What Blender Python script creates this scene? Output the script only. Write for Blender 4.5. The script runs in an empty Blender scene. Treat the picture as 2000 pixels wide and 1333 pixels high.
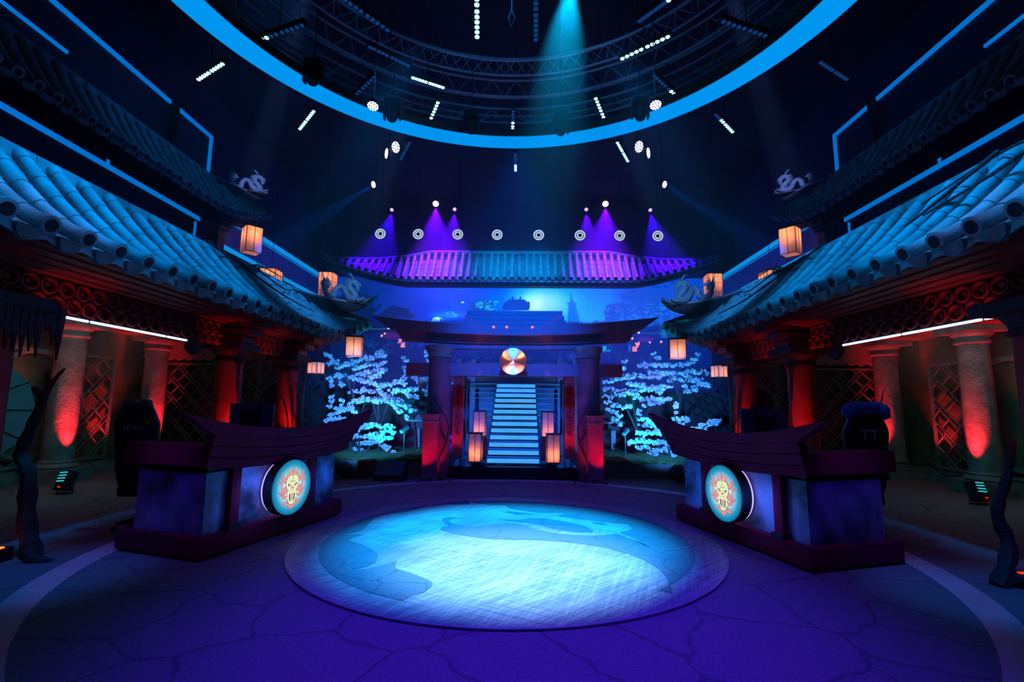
import bpy, math, random
import numpy as np
from mathutils import Vector, Matrix, Euler
random.seed(7); rng = np.random.default_rng(7)
PI = math.pi
sc = bpy.context.scene
COL = sc.collection

# ------------------------------------------------------------------ camera, world, exposure
cam_d = bpy.data.cameras.new('camera'); cam = bpy.data.objects.new('camera', cam_d); COL.objects.link(cam)
cam_d.sensor_width = 36.0; cam_d.lens = 940.5 / 2000 * 36.0; cam_d.clip_start = 0.05; cam_d.clip_end = 200
_cp, _cy, _cr = math.radians(7.52), math.radians(-1.33), math.radians(0.59)
_F = Vector((math.sin(_cy)*math.cos(_cp), math.cos(_cy)*math.cos(_cp), math.sin(_cp)))
_R = Vector((math.cos(_cy), -math.sin(_cy), 0)); _U = _R.cross(_F)
_R2 = _R*math.cos(_cr) + _U*math.sin(_cr); _U2 = -_R*math.sin(_cr) + _U*math.cos(_cr)
_m = Matrix((( _R2.x, _U2.x, -_F.x), (_R2.y, _U2.y, -_F.y), (_R2.z, _U2.z, -_F.z))).to_4x4()
_m.translation = (0.191, 0, 1.5)
cam.matrix_world = _m
sc.camera = cam
w = bpy.data.worlds.new('world'); sc.world = w; w.use_nodes = True
w.node_tree.nodes['Background'].inputs[0].default_value = (0.0, 0.004, 0.02, 1)
w.node_tree.nodes['Background'].inputs[1].default_value = 0.25
sc.view_settings.view_transform = 'Standard'; sc.view_settings.look = 'None'
sc.view_settings.exposure = 0.0; sc.view_settings.gamma = 1.0; sc.view_settings.use_curve_mapping = False
sc.cycles.max_bounces = 4; sc.cycles.diffuse_bounces = 2; sc.cycles.glossy_bounces = 3
sc.cycles.transmission_bounces = 2; sc.cycles.volume_bounces = 0; sc.cycles.transparent_max_bounces = 4
sc.cycles.caustics_reflective = False; sc.cycles.caustics_refractive = False
sc.cycles.sample_clamp_indirect = 3.0; sc.cycles.blur_glossy = 1.0

def lin(c):
    r = []
    for v in c:
        v = v/255.0
        r.append(v/12.92 if v <= 0.04045 else ((v+0.055)/1.055)**2.4)
    return tuple(r)

def aim(o, tgt):
    d = Vector(tgt) - o.location
    o.rotation_euler = d.to_track_quat('-Z', 'Y').to_euler()
def spot(name, loc, tgt, col, power, angle, blend=0.5, radius=0.05):
    d = bpy.data.lights.new(name, 'SPOT'); d.energy = power; d.color = col
    d.spot_size = math.radians(angle); d.spot_blend = blend; d.shadow_soft_size = radius
    o = bpy.data.objects.new(name, d); COL.objects.link(o); o.location = loc; aim(o, tgt); return o
def point(name, loc, col, power, radius=0.05, vol=False):
    d = bpy.data.lights.new(name, 'POINT'); d.energy = power; d.color = col; d.shadow_soft_size = radius
    o = bpy.data.objects.new(name, d); COL.objects.link(o); o.location = loc
    if not vol: d.volume_factor = 0.0
    return o
def area(name, loc, tgt, col, power, sx, sy, vol=0.0):
    d = bpy.data.lights.new(name, 'AREA'); d.energy = power; d.color = col
    d.shape = 'RECTANGLE'; d.size = sx; d.size_y = sy; d.volume_factor = vol
    o = bpy.data.objects.new(name, d); COL.objects.link(o); o.location = loc; aim(o, tgt); return o

# ------------------------------------------------------------------ stage lights (rigged overhead and on the floor), with added unseen fill spots
# projector on the round emblem, purple wash on the stage floor
def nv(L): L.data.volume_factor = 0; return L
nv(spot('emblem_spot', (0.1, 4.9, 8.6), (0.05, 5.35, 0), (0.02, 0.22, 1.0), 700, 26, 0.5, 0.05))
nv(spot('emblem_core', (-0.3, 4.6, 8.6), (0.15, 4.9, 0), (0.85, 0.95, 1.0), 7000, 20, 1.0, 0.05))
nv(spot('purple_wash', (0.6, 3.4, 8.2), (0.3, 3.7, 0), (0.085, 0.0, 1.0), 3000, 43, 1.0, 0.3))
nv(spot('purple_back', (0.0, 5.0, 8.6), (0, 7.4, 0), (0.10, 0.0, 1.0), 900, 46, 0.9, 0.3))
for s in (-1, 1):
    # blue wash on the lower roofs and on the upper ones
    for (y, p) in ((2.6, 3000), (4.6, 2900), (6.6, 2000)):
        nv(spot('roof_wash', (s*1.3, y-.5, 8.4), (s*4.72, y+.3, 3.55), (0.0, 0.32, 1.0), p, 27, 0.9, 0.15))
    nv(spot('roof_wash_far', (s*1.2, 6.9, 8.0), (s*4.7, 9.9, 3.85), (0.02, 0.32, 1.0), 2000, 24, 0.9, 0.2))
    nv(spot('eave_kicker', (s*2.2, 3.4, 8.2), (s*4.15, 4.1, 3.1), (0.20, 0.32, 1.0), 420, 14, 0.9, 0.1))
    nv(spot('upper_roof_wash', (s*4.5, 9.0, 10.5), (s*8.4, 12.0, 7.3), (0.0, 0.30, 1.0), 190 if s < 0 else 50, 90, 0.9, 0.2))
    nv(spot('upper_dragon_light', (s*3.0, 6.8, 9.6), (s*8.4, 14.3, 8.45), (0.25, 0.38, 1.0), 5000, 7, 0.5, 0.1))
    nv(spot('lower_dragon_light', (s*1.5, 6.8, 6.3), (s*4.3, 12.0, 4.4), (0.12, 0.40, 1.0), 1600, 12, 0.6, 0.1))
    nv(spot('trim_fill', (s*1.6, 1.4, 7.6), (s*3.9, 4.3, 0), (0.0, 0.20, 1.0), 1100, 13, 1.0, 0.2))  # unseen spots added to turn the floor trim blue
    nv(spot('balcony_fill', (s*7.4, 18.0, 4.4), (s*9.0, 18.0, 6.9), (0.0, 0.14, 1.0), 60, 110, 0.9, 0.2))  # unseen lamp added to brighten the balcony panels
    # red uplights on pavilion columns and stone columns
    for (a, y, p) in ((4.33, 7.7, 60), (4.33, 9.7, 70), (4.36, 4.05, 12)):
        nv(spot('column_uplight', (s*(a-.05), y-.1, 0.72), (s*(a+.3), y+.2, 1.6), (1.0, 0.02, 0.006), p*.42, 62, 0.8, 0.03))
    for (y, p) in ((8.97, 60), (11.15, 60), (6.6, 60)):
        nv(spot('wall_uplight', (s*8.02, y-.16, 0.36), (s*8.42, y+.02, 2.2), (1.0, 0.012, 0.02), p*7.0, 44, 0.9, 0.03))
        nv(spot('wall_uplight', (s*8.55, y-.95, 0.30), (s*8.9, y-.85, 1.7), (1.0, 0.012, 0.02), p*1.8, 60, 0.9, 0.03))
    for y in (4.9, 7.45, 8.85):
        nv(spot('frieze_light', (s*4.28, y, 1.5), (s*4.7, y+.05, 2.65), (1.0, 0.03, 0.01), 16, 50, 0.9, 0.03))
    L = area('teal_fill', (s*6.6, 7.5, 2.8), (s*8.9, 8.2, 1.0), (0.0, 0.60, 0.6), 14, 1.5, 0.5)
    # blossom lights
    nv(spot('tree_light', (s*3.05, 8.2, 1.15), (s*3.3, 12.0, 1.5), (0.05, 0.28, 1.0), 1700, 58, 0.5, 0.1))
    nv(spot('tree_uplight', (s*2.6, 10.8, 0.45), (s*3.4, 12.2, 1.9), (0.0, 0.70, 1.0), 330, 75, 0.7, 0.05))
    nv(spot('tree_violet', (s*4.0, 10.2, 2.0), (s*3.3, 12.1, 1.8), (0.30, 0.10, 1.0), 130, 60, 0.7, 0.05))
    # red uplights at the gate
    nv(spot('gate_uplight', (s*1.72, 9.2, 0.05), (s*1.62, 9.62, 1.0), (1.0, 0.0, 0.05), 40, 60, 0.8, 0.03))
    nv(spot('gate_uplight', (s*1.35, 9.6, 0.05), (s*1.42, 9.95, 1.0), (1.0, 0.0, 0.06), 40, 60, 0.8, 0.03))
    nv(spot('gate_inner_uplight', (s*1.25, 10.35, 0.3), (s*1.25, 10.8, 2.0), (1.0, 0.0, 0.10), 26, 100, 0.8, 0.03))
    nv(spot('beam_underlight', (s*1.1, 8.6, 0.1), (s*1.0, 10.0, 2.9), (0.6, 0.0, 0.5), 40, 80, 0.9, 0.1))
    # purple and blue beams in the haze behind the gate
    spot('purple_beam', (s*4.27, 23.1, 11.28), (s*4.1, 22.9, 8.0), (0.115, 0.0, 1.0), 18000, 66, 0.9, 0.05)
    spot('violet_beam', (s*3.31, 23.1, 10.98), (s*3.4, 22.9, 8.0), (0.10, 0.0, 1.0), 8000, 60, 0.8, 0.05)
    spot('blue_beam', (s*6.48, 23.1, 10.98), (s*7.1, 22.9, 8.0), (0.04, 0.0, 1.0), 9000, 56, 0.6, 0.05)
    spot('wide_beam', (s*4.46, 14.0, 8.18), (s*9.4, 14.6, 5.2), (0.0, 0.14, 1.0), 6500, 13, 0.5, 0.05)
spot('back_haze', (0.0, 13.0, 9.0), (0, 18.0, 5.0), (0.0, 0.10, 1.0), 900, 80, 1.0, 0.3)
nv(spot('gate_front_wash', (0.0, 4.6, 7.0), (0, 10.0, 2.75), (0.0, 0.13, 1.0), 5200, 30, 0.8, 0.3))
for _x in (-4.39, -2.67, -.96, .83, 2.61, 4.3):
    spot('far_roof_fill', (_x, 20.25, 8.40), (_x*.97, 21.9, 7.85), (0.0, 0.32, 1.0), 420 if abs(_x) < 2 else 150, 95, 1.0, 0.1)  # spots added behind the ring lights to brighten the far roof
spot('cyan_beam', (1.05, 8.0, 9.4), (0.05, 5.65, 0), (0.0, 0.48, 1.0), 19000, 24, 0.6, 0.05)
nv(spot('truss_fill', (0.3, 5.2, 7.3), (0, 9.3, 8.2), (0.0, 0.30, 1.0), 160, 110, 0.9, 0.2))  # unseen mid-air spot added to colour the trusses blue
for (x, z, c, p) in ((-1.3, 3.5, (1, .16, .03), 420), (1.3, 3.55, (1, .16, .03), 420), (-1.25, 1.1, (1, .20, .04), 120), (1.25, 1.1, (1, .20, .04), 120),
                     (0, 3.9, (.05, .45, 1), 200), (.05, .8, (.05, .4, 1), 60), (-.65, .9, (.1, .45, 1), 90)):
    nv(spot('gong_streak_fill', (x, 8.5, z), (-0.01, 9.7, 2.37), c, p, 14, 0.3, 0.02))  # unseen mid-air spots added to draw streaks across the gong
nv(spot('parasol_fill', (-5.3, 4.5, 2.7), (-6.9, 5.9, 1.4), (0.0, 0.6, 0.62), 16, 60, 0.9, 0.05))  # unseen spot added to brighten the parasol teal
for s in (-1, 1):
    nv(spot('desk_wash', (s*0.4, 2.2, 6.0), (s*3.2, 5.3, 0.7), (0.30, 0.0, 0.75), 110, 30, 0.8, 0.2))

# ------------------------------------------------------------------ materials
MATS = {}
def newmat(name):
    m = bpy.data.materials.new(name); m.use_nodes = True; MATS[name] = m
    return m, m.node_tree, m.node_tree.nodes['Principled BSDF']
def surf(name, col, rough=0.6, metal=0.0, var=0.25, scale=6.0, bump=0.0, bscale=None, spec=0.5):
    m, nt, b = newmat(name)
    b.inputs['Roughness'].default_value = rough; b.inputs['Metallic'].default_value = metal
    b.inputs['Specular IOR Level'].default_value = spec
    tc = nt.nodes.new('ShaderNodeTexCoord'); n = nt.nodes.new('ShaderNodeTexNoise')
    n.inputs['Scale'].default_value = scale; n.inputs['Detail'].default_value = 5
    nt.links.new(tc.outputs['Object'], n.inputs['Vector'])
    r = nt.nodes.new('ShaderNodeValToRGB')
    r.color_ramp.elements[0].position = 0.3; r.color_ramp.elements[1].position = 0.7
    r.color_ramp.elements[0].color = tuple(c*(1-var) for c in col[:3])+(1,)
    r.color_ramp.elements[1].color = tuple(min(1, c*(1+var)) for c in col[:3])+(1,)
    nt.links.new(n.outputs['Fac'], r.inputs['Fac']); nt.links.new(r.outputs['Color'], b.inputs['Base Color'])
    if bump:
        n2 = nt.nodes.new('ShaderNodeTexNoise'); n2.inputs['Scale'].default_value = bscale or scale*4
        nt.links.new(tc.outputs['Object'], n2.inputs['Vector'])
        bp = nt.nodes.new('ShaderNodeBump'); bp.inputs['Strength'].default_value = bump
        bp.inputs['Distance'].default_value = 0.02
        nt.links.new(n2.outputs['Fac'], bp.inputs['Height']); nt.links.new(bp.outputs['Normal'], b.inputs['Normal'])
    return m
def emit(name, col, strength=1.0):
    m = bpy.data.materials.new(name); m.use_nodes = True; nt = m.node_tree; MATS[name] = m
    for n in list(nt.nodes): nt.nodes.remove(n)
    o = nt.nodes.new('ShaderNodeOutputMaterial'); e = nt.nodes.new('ShaderNodeEmission')
    e.inputs[0].default_value = tuple(col[:3])+(1,); e.inputs[1].default_value = strength
    nt.links.new(e.outputs[0], o.inputs[0]); return m

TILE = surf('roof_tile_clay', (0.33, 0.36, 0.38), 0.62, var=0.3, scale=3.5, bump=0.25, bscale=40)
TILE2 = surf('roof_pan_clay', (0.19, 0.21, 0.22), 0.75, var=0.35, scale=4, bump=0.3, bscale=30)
TDARK = surf('tile_hollow_shade', (0.03, 0.03, 0.035), 0.9)
RIDGE = surf('ridge_tile', (0.30, 0.33, 0.36), 0.6, var=0.25, scale=4, bump=0.2)
MOSS = surf('moss', (0.07, 0.16, 0.04), 0.95, var=0.5, scale=14, bump=0.8, bscale=60)
REDW = surf('red_painted_wood', (0.28, 0.02, 0.02), 0.5, var=0.3, scale=5, bump=0.1)
REDD = surf('dark_red_wood', (0.16, 0.015, 0.015), 0.55, var=0.3, scale=5, bump=0.1)
DESK = surf('desk_red_paint', (0.22, 0.010, 0.05), 0.75, var=0.08, scale=3, spec=0.12)
DARKW = surf('dark_wood', (0.035, 0.03, 0.035), 0.7, var=0.3)
BLACK = surf('black_metal', (0.015, 0.016, 0.02), 0.45, var=0.2)
BLACKG = surf('black_gloss', (0.01, 0.01, 0.014), 0.12, var=0.1)
FABRIC = surf('black_leather', (0.02, 0.02, 0.024), 0.4, var=0.2)
PILLOW = surf('blue_pillow', (0.03, 0.12, 0.5), 0.7, var=0.1)
STONE = surf('grey_stone', (0.24, 0.25, 0.26), 0.8, var=0.4, scale=4, bump=0.5, bscale=18)
COLRED = surf('red_column', (0.5, 0.05, 0.035), 0.6, var=0.35, scale=3, bump=0.3, bscale=12)
PLAST = surf('painted_column', (0.30, 0.10, 0.17), 0.7, var=0.35, scale=3, bump=0.3, bscale=12)
ROCK = surf('rock', (0.16, 0.15, 0.17), 0.85, var=0.4, scale=5, bump=0.8, bscale=9)
BARK = surf('dead_bark', (0.04, 0.035, 0.04), 0.8, var=0.4, scale=12, bump=0.6, bscale=30)
STATUE = surf('glazed_statue', (0.22, 0.25, 0.33), 0.38, var=0.3, scale=20, bump=0.9, bscale=45)
LATT = surf('lattice_wood', (0.15, 0.12, 0.13), 0.6, var=0.2)
VALANCE = surf('valance_cloth', (0.40, 0.12, 0.12), 0.9, var=0.15)
WALLD = surf('dark_wall', (0.03, 0.035, 0.055), 0.7, var=0.2, scale=1)
PANEL = surf('navy_panel', (0.14, 0.20, 0.40), 0.45, var=0.1, scale=1)
TRUSS = surf('truss_aluminium', (0.35, 0.37, 0.4), 0.4, metal=0.2, var=0.1)
TRIM = surf('pale_trim', (0.5, 0.55, 0.65), 0.4, metal=.15, var=0.15, scale=3)
GATE = surf('gate_paint', (0.16, 0.12, 0.22), 0.5, var=0.12, scale=3)
PLANK = surf('blue_plank', (0.10, 0.13, 0.24), 0.6, var=0.25, scale=2)
BRICK = surf('red_brick', (0.35, 0.06, 0.04), 0.8, var=0.4, scale=14, bump=0.5)
PARASOL = surf('oiled_paper', (0.55, 0.80, 0.85), 0.7, var=0.1)
METALW = surf('fixture_metal', (0.25, 0.4, 0.45), 0.25, metal=0.8, var=0.2)

M_RING = emit('ring_light', lin((0, 150, 240)), 1.0)
M_STRIP = emit('led_strip', lin((0, 112, 205)), 1.0)
M_STRIP2 = emit('led_strip_bright', lin((10, 150, 240)), 1.0)
M_TUBE = emit('white_tube', (0.55, 0.80, 1.0), 2.0)
M_CELL = emit('lens_lit', (0.46, 0.88, 1.0), 1.7)
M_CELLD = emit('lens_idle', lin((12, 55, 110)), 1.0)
M_CORE = emit('lens_core', (0.5, 0.95, 1.0), 9.0)
M_WHITE = emit('lens_white', (0.80, 0.80, 1.0), 2.0)
M_PURP = emit('lens_purple', (0.75, 0.45, 1.0), 5.0)
M_VIOL = emit('lens_violet', (0.55, 0.35, 1.0), 2.0)
M_PIXR = emit('pixel_ring', (0.6, 0.75, 1.0), 1.0)
M_FIN = emit('fin_lit_glow', lin((60, 200, 220)), 0.9)  # cyan light falling on the fins, put in as emission
M_RLED = emit('red_indicator', (1, 0.02, 0.01), 2.0)
M_HALO = emit('badge_halo', (0.45, 0.35, 1.0), 1.5)
M_CREAM = emit('badge_cream', lin((232, 240, 190)), 1.0)
M_PINK = emit('badge_pink', lin((236, 148, 150)), 1.0)
M_INK = emit('badge_ink', lin((14, 40, 92)), 1.0)
M_ORANGE = emit('floor_lamp_glow', (1.0, 0.12, 0.02), 3.0)
M_NEON = emit('stair_frame_light', lin((20, 90, 200)), 1.0)

def voronoi_stone(name, base, crack, scale, cw, rough=0.75, warp=0.12, grain=0.25):
    m, nt, b = newmat(name); b.inputs['Roughness'].default_value = rough
    tc = nt.nodes.new('ShaderNodeTexCoord')
    n = nt.nodes.new('ShaderNodeTexNoise'); n.inputs['Scale'].default_value = scale*1.6; n.inputs['Detail'].default_value = 3
    nt.links.new(tc.outputs['Object'], n.inputs['Vector'])
    s = nt.nodes.new('ShaderNodeVectorMath'); s.operation = 'SUBTRACT'; s.inputs[1].default_value = (.5, .5, .5)
    nt.links.new(n.outputs['Color'], s.inputs[0])
    k = nt.nodes.new('ShaderNodeVectorMath'); k.operation = 'SCALE'; k.inputs['Scale'].default_value = warp*4/scale
    nt.links.new(s.outputs[0], k.inputs[0])
    a = nt.nodes.new('ShaderNodeVectorMath'); nt.links.new(tc.outputs['Object'], a.inputs[0]); nt.links.new(k.outputs[0], a.inputs[1])
    v = nt.nodes.new('ShaderNodeTexVoronoi'); v.voronoi_dimensions = '2D'; v.feature = 'DISTANCE_TO_EDGE'; v.inputs['Scale'].default_value = scale
    nt.links.new(a.outputs[0], v.inputs['Vector'])
    n3 = nt.nodes.new('ShaderNodeTexNoise'); n3.inputs['Scale'].default_value = 5
    nt.links.new(tc.outputs['Object'], n3.inputs['Vector'])
    mul = nt.nodes.new('ShaderNodeMath'); mul.operation = 'MULTIPLY'; nt.links.new(n3.outputs['Fac'], mul.inputs[0]); mul.inputs[1].default_value = cw*2
    mr = nt.nodes.new('ShaderNodeMapRange'); mr.interpolation_type = 'SMOOTHSTEP'
    nt.links.new(v.outputs['Distance'], mr.inputs['Value']); mr.inputs['From Min'].default_value = 0
    nt.links.new(mul.outputs[0], mr.inputs['From Max'])
    n2 = nt.nodes.new('ShaderNodeTexNoise'); n2.inputs['Scale'].default_value = 60; n2.inputs['Detail'].default_value = 4
    nt.links.new(tc.outputs['Object'], n2.inputs['Vector'])
    r = nt.nodes.new('ShaderNodeValToRGB'); r.color_ramp.elements[0].position = .3; r.color_ramp.elements[1].position = .7
    r.color_ramp.elements[0].color = tuple(c*(1-grain) for c in base)+(1,); r.color_ramp.elements[1].color = tuple(c*(1+grain) for c in base)+(1,)
    nt.links.new(n2.outputs['Fac'], r.inputs['Fac'])
    mx = nt.nodes.new('ShaderNodeMix'); mx.data_type = 'RGBA'; nt.links.new(mr.outputs[0], mx.inputs['Factor'])
    mx.inputs['A'].default_value = tuple(crack)+(1,); nt.links.new(r.outputs['Color'], mx.inputs['B'])
    nt.links.new(mx.outputs['Result'], b.inputs['Base Color'])
    bp = nt.nodes.new('ShaderNodeBump'); bp.inputs['Strength'].default_value = .25; bp.inputs['Distance'].default_value = .02
    nt.links.new(mr.outputs[0], bp.inputs['Height']); nt.links.new(bp.outputs['Normal'], b.inputs['Normal'])
    return m
FLOOR = voronoi_stone('flagstone_carpet', (0.19, 0.18, 0.23), (0.10, 0.10, 0.14), 1.3, 0.036)
INLAY = voronoi_stone('emblem_flagstone', (0.065, 0.12, 0.175), (0.035, 0.07, 0.11), 1.9, 0.025, grain=0.35)

def scratched():
    m, nt, b = newmat('scratched_metal'); b.inputs['Roughness'].default_value = 0.5; b.inputs['Metallic'].default_value = 0.0
    tc = nt.nodes.new('ShaderNodeTexCoord')
    prev = None
    for i, (ang, sx, sy, lo, hi) in enumerate(((0.75, 1.2, 45, .42, .62), (-0.45, 1.0, 70, .4, .66), (1.25, .8, 30, .50, .56))):
        mp = nt.nodes.new('ShaderNodeMapping'); mp.vector_type = 'TEXTURE'; mp.inputs['Rotation'].default_value = (0, 0, ang); mp.inputs['Scale'].default_value = (1/sx, 1/sy, 1)
        nt.links.new(tc.outputs['Object'], mp.inputs['Vector'])
        n = nt.nodes.new('ShaderNodeTexNoise'); n.inputs['Scale'].default_value = 1.0; n.inputs['Detail'].default_value = 6; n.inputs['Roughness'].default_value = .7
        nt.links.new(mp.outputs[0], n.inputs['Vector'])
        r = nt.nodes.new('ShaderNodeMapRange'); r.inputs['From Min'].default_value = lo; r.inputs['From Max'].default_value = hi
        r.inputs['To Min'].default_value = .55 if i < 2 else .8; r.inputs['To Max'].default_value = 1.0
        nt.links.new(n.outputs['Fac'], r.inputs['Value'])
        if prev is None: prev = r.outputs[0]
        else:
            mu = nt.nodes.new('ShaderNodeMath'); mu.operation = 'MULTIPLY'; nt.links.new(prev, mu.inputs[0]); nt.links.new(r.outputs[0], mu.inputs[1]); prev = mu.outputs[0]
    nb = nt.nodes.new('ShaderNodeTexNoise'); nb.inputs['Scale'].default_value = .9; nb.inputs['Detail'].default_value = 3
    nt.links.new(tc.outputs['Object'], nb.inputs['Vector'])
    mr = nt.nodes.new('ShaderNodeMapRange'); mr.inputs['From Min'].default_value = .3; mr.inputs['From Max'].default_value = .7
    mr.inputs['To Min'].default_value = .7; mr.inputs['To Max'].default_value = 1.1; nt.links.new(nb.outputs['Fac'], mr.inputs['Value'])
    mu = nt.nodes.new('ShaderNodeMath'); mu.operation = 'MULTIPLY'; nt.links.new(prev, mu.inputs[0]); nt.links.new(mr.outputs[0], mu.inputs[1])
    cr = nt.nodes.new('ShaderNodeValToRGB'); cr.color_ramp.elements[0].color = (.05, .09, .16, 1); cr.color_ramp.elements[1].color = (.62, .64, .66, 1)
    cr.color_ramp.elements[0].position = .2; cr.color_ramp.elements[1].position = .95
    nt.links.new(mu.outputs[0], cr.inputs['Fac']); nt.links.new(cr.outputs['Color'], b.inputs['Base Color'])
    return m
SCRATCH = scratched()

def stucco():
    m, nt, b = newmat('stained_stucco'); b.inputs['Roughness'].default_value = .85
    tc = nt.nodes.new('ShaderNodeTexCoord'); n = nt.nodes.new('ShaderNodeTexNoise'); n.inputs['Scale'].default_value = 1.3; n.inputs['Detail'].default_value = 6
    nt.links.new(tc.outputs['Object'], n.inputs['Vector'])
    r = nt.nodes.new('ShaderNodeValToRGB'); e = r.color_ramp.elements
    e[0].position = .3; e[0].color = (.04, .05, .04, 1); e[1].position = .72; e[1].color = (.30, .20, .09, 1)
    x = e.new(.5); x.color = (.13, .15, .10, 1)
    nt.links.new(n.outputs['Fac'], r.inputs['Fac']); nt.links.new(r.outputs['Color'], b.inputs['Base Color']); return m
STUCCO = stucco()

def desk_body():
    m, nt, b = newmat('mottled_desk_panel'); b.inputs['Roughness'].default_value = .5
    tc = nt.nodes.new('ShaderNodeTexCoord'); n = nt.nodes.new('ShaderNodeTexNoise'); n.inputs['Scale'].default_value = 2.2; n.inputs['Detail'].default_value = 4
    nt.links.new(tc.outputs['Object'], n.inputs['Vector'])
    r = nt.nodes.new('ShaderNodeValToRGB'); e = r.color_ramp.elements
    e[0].position = .36; e[0].color = (.02, .03, .06, 1); e[1].position = .62; e[1].color = (.26, .34, .62, 1)
    nt.links.new(n.outputs['Fac'], r.inputs['Fac']); nt.links.new(r.outputs['Color'], b.inputs['Base Color']); return m
DBODY = desk_body()

def paper():
    m, nt, b = newmat('lantern_paper')
    for n in list(nt.nodes): nt.nodes.remove(n)
    o = nt.nodes.new('ShaderNodeOutputMaterial'); t = nt.nodes.new('ShaderNodeBsdfTranslucent'); d = nt.nodes.new('ShaderNodeBsdfDiffuse')
    tc = nt.nodes.new('ShaderNodeTexCoord'); mp = nt.nodes.new('ShaderNodeMapping'); mp.inputs['Scale'].default_value = (60, 60, 6)
    n = nt.nodes.new('ShaderNodeTexNoise'); n.inputs['Scale'].default_value = 1; nt.links.new(tc.outputs['Object'], mp.inputs[0]); nt.links.new(mp.outputs[0], n.inputs['Vector'])
    r = nt.nodes.new('ShaderNodeValToRGB'); r.color_ramp.elements[0].color = (.72, .62, .55, 1); r.color_ramp.elements[1].color = (.95, .9, .85, 1)
    nt.links.new(n.outputs['Fac'], r.inputs[0]); nt.links.new(r.outputs[0], t.inputs[0]); nt.links.new(r.outputs[0], d.inputs[0])
    a = nt.nodes.new('ShaderNodeMixShader'); a.inputs[0].default_value = .35
    nt.links.new(t.outputs[0], a.inputs[1]); nt.links.new(d.outputs[0], a.inputs[2]); nt.links.new(a.outputs[0], o.inputs[0]); return m
PAPER = paper()

def blossom():
    m, nt, b = newmat('blossom_petals')
    for n in list(nt.nodes): nt.nodes.remove(n)
    o = nt.nodes.new('ShaderNodeOutputMaterial'); t = nt.nodes.new('ShaderNodeBsdfTranslucent'); d = nt.nodes.new('ShaderNodeBsdfDiffuse')
    tc = nt.nodes.new('ShaderNodeTexCoord'); n = nt.nodes.new('ShaderNodeTexNoise'); n.inputs['Scale'].default_value = 30
    nt.links.new(tc.outputs['Object'], n.inputs['Vector'])
    r = nt.nodes.new('ShaderNodeValToRGB'); r.color_ramp.elements[0].color = (.42, .42, .5, 1); r.color_ramp.elements[1].color = (.95, .88, .95, 1)
    r.color_ramp.elements[0].position = .4; r.color_ramp.elements[1].position = .6
    nt.links.new(n.outputs['Fac'], r.inputs[0]); nt.links.new(r.outputs[0], d.inputs[0]); nt.links.new(r.outputs[0], t.inputs[0])
    a = nt.nodes.new('ShaderNodeMixShader'); a.inputs[0].default_value = .2
    nt.links.new(d.outputs[0], a.inputs[1]); nt.links.new(t.outputs[0], a.inputs[2]); nt.links.new(a.outputs[0], o.inputs[0]); return m
BLOSSOM = blossom()

def gongmat():
    m, nt, b = newmat('brushed_bronze'); b.inputs['Metallic'].default_value = 1; b.inputs['Roughness'].default_value = .30
    b.inputs['Base Color'].default_value = (.95, .85, .75, 1); b.inputs['Roughness'].default_value = .17
    
    tc = nt.nodes.new('ShaderNodeTexCoord'); n = nt.nodes.new('ShaderNodeTexWave'); n.wave_type = 'RINGS'; n.rings_direction = 'Y'; n.inputs['Scale'].default_value = 34; n.inputs['Distortion'].default_value = .6; n.inputs['Detail'].default_value = 1.0; n.inputs['Detail Scale'].default_value = 8
    nt.links.new(tc.outputs['Object'], n.inputs['Vector']); bp = nt.nodes.new('ShaderNodeBump'); bp.inputs['Strength'].default_value = 1.0; bp.inputs['Distance'].default_value = .0016
    nt.links.new(n.outputs['Fac'], bp.inputs['Height']); nt.links.new(bp.outputs[0], b.inputs['Normal']); return m
GONG = gongmat()

def led_step():
    m = bpy.data.materials.new('lit_step_glass'); m.use_nodes = True; nt = m.node_tree
    for n in list(nt.nodes): nt.nodes.remove(n)
    o = nt.nodes.new('ShaderNodeOutputMaterial'); e = nt.nodes.new('ShaderNodeEmission'); e.inputs[0].default_value = (.06, .42, 1, 1)
    tc = nt.nodes.new('ShaderNodeTexCoord'); n = nt.nodes.new('ShaderNodeTexNoise'); n.inputs['Scale'].default_value = 3
    mp = nt.nodes.new('ShaderNodeMapping'); mp.inputs['Scale'].default_value = (1, 1, 6); nt.links.new(tc.outputs['Object'], mp.inputs[0]); nt.links.new(mp.outputs[0], n.inputs['Vector'])
    r = nt.nodes.new('ShaderNodeMapRange'); r.inputs['To Min'].default_value = .7; r.inputs['To Max'].default_value = 1.15
    nt.links.new(n.outputs['Fac'], r.inputs['Value']); nt.links.new(r.outputs[0], e.inputs[1]); nt.links.new(e.outputs[0], o.inputs[0]); return m
M_STEP = led_step()

def badge_face():
    m = bpy.data.materials.new('badge_backlit_panel'); m.use_nodes = True; nt = m.node_tree
    for n in list(nt.nodes): nt.nodes.remove(n)
    o = nt.nodes.new('ShaderNodeOutputMaterial'); e = nt.nodes.new('ShaderNodeEmission')
    at = nt.nodes.new('ShaderNodeAttribute'); at.attribute_name = 'rad'
    r = nt.nodes.new('ShaderNodeValToRGB'); el = r.color_ramp.elements
    el[0].position = .42; el[0].color = lin((205, 240, 250))+(1,); el[1].position = 1; el[1].color = lin((8, 110, 150))+(1,)
    x = el.new(.80); x.color = lin((40, 160, 205))+(1,)
    nt.links.new(at.outputs['Fac'], r.inputs[0]); nt.links.new(r.outputs[0], e.inputs[0]); nt.links.new(e.outputs[0], o.inputs[0]); return m
M_BADGE = badge_face()

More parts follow.
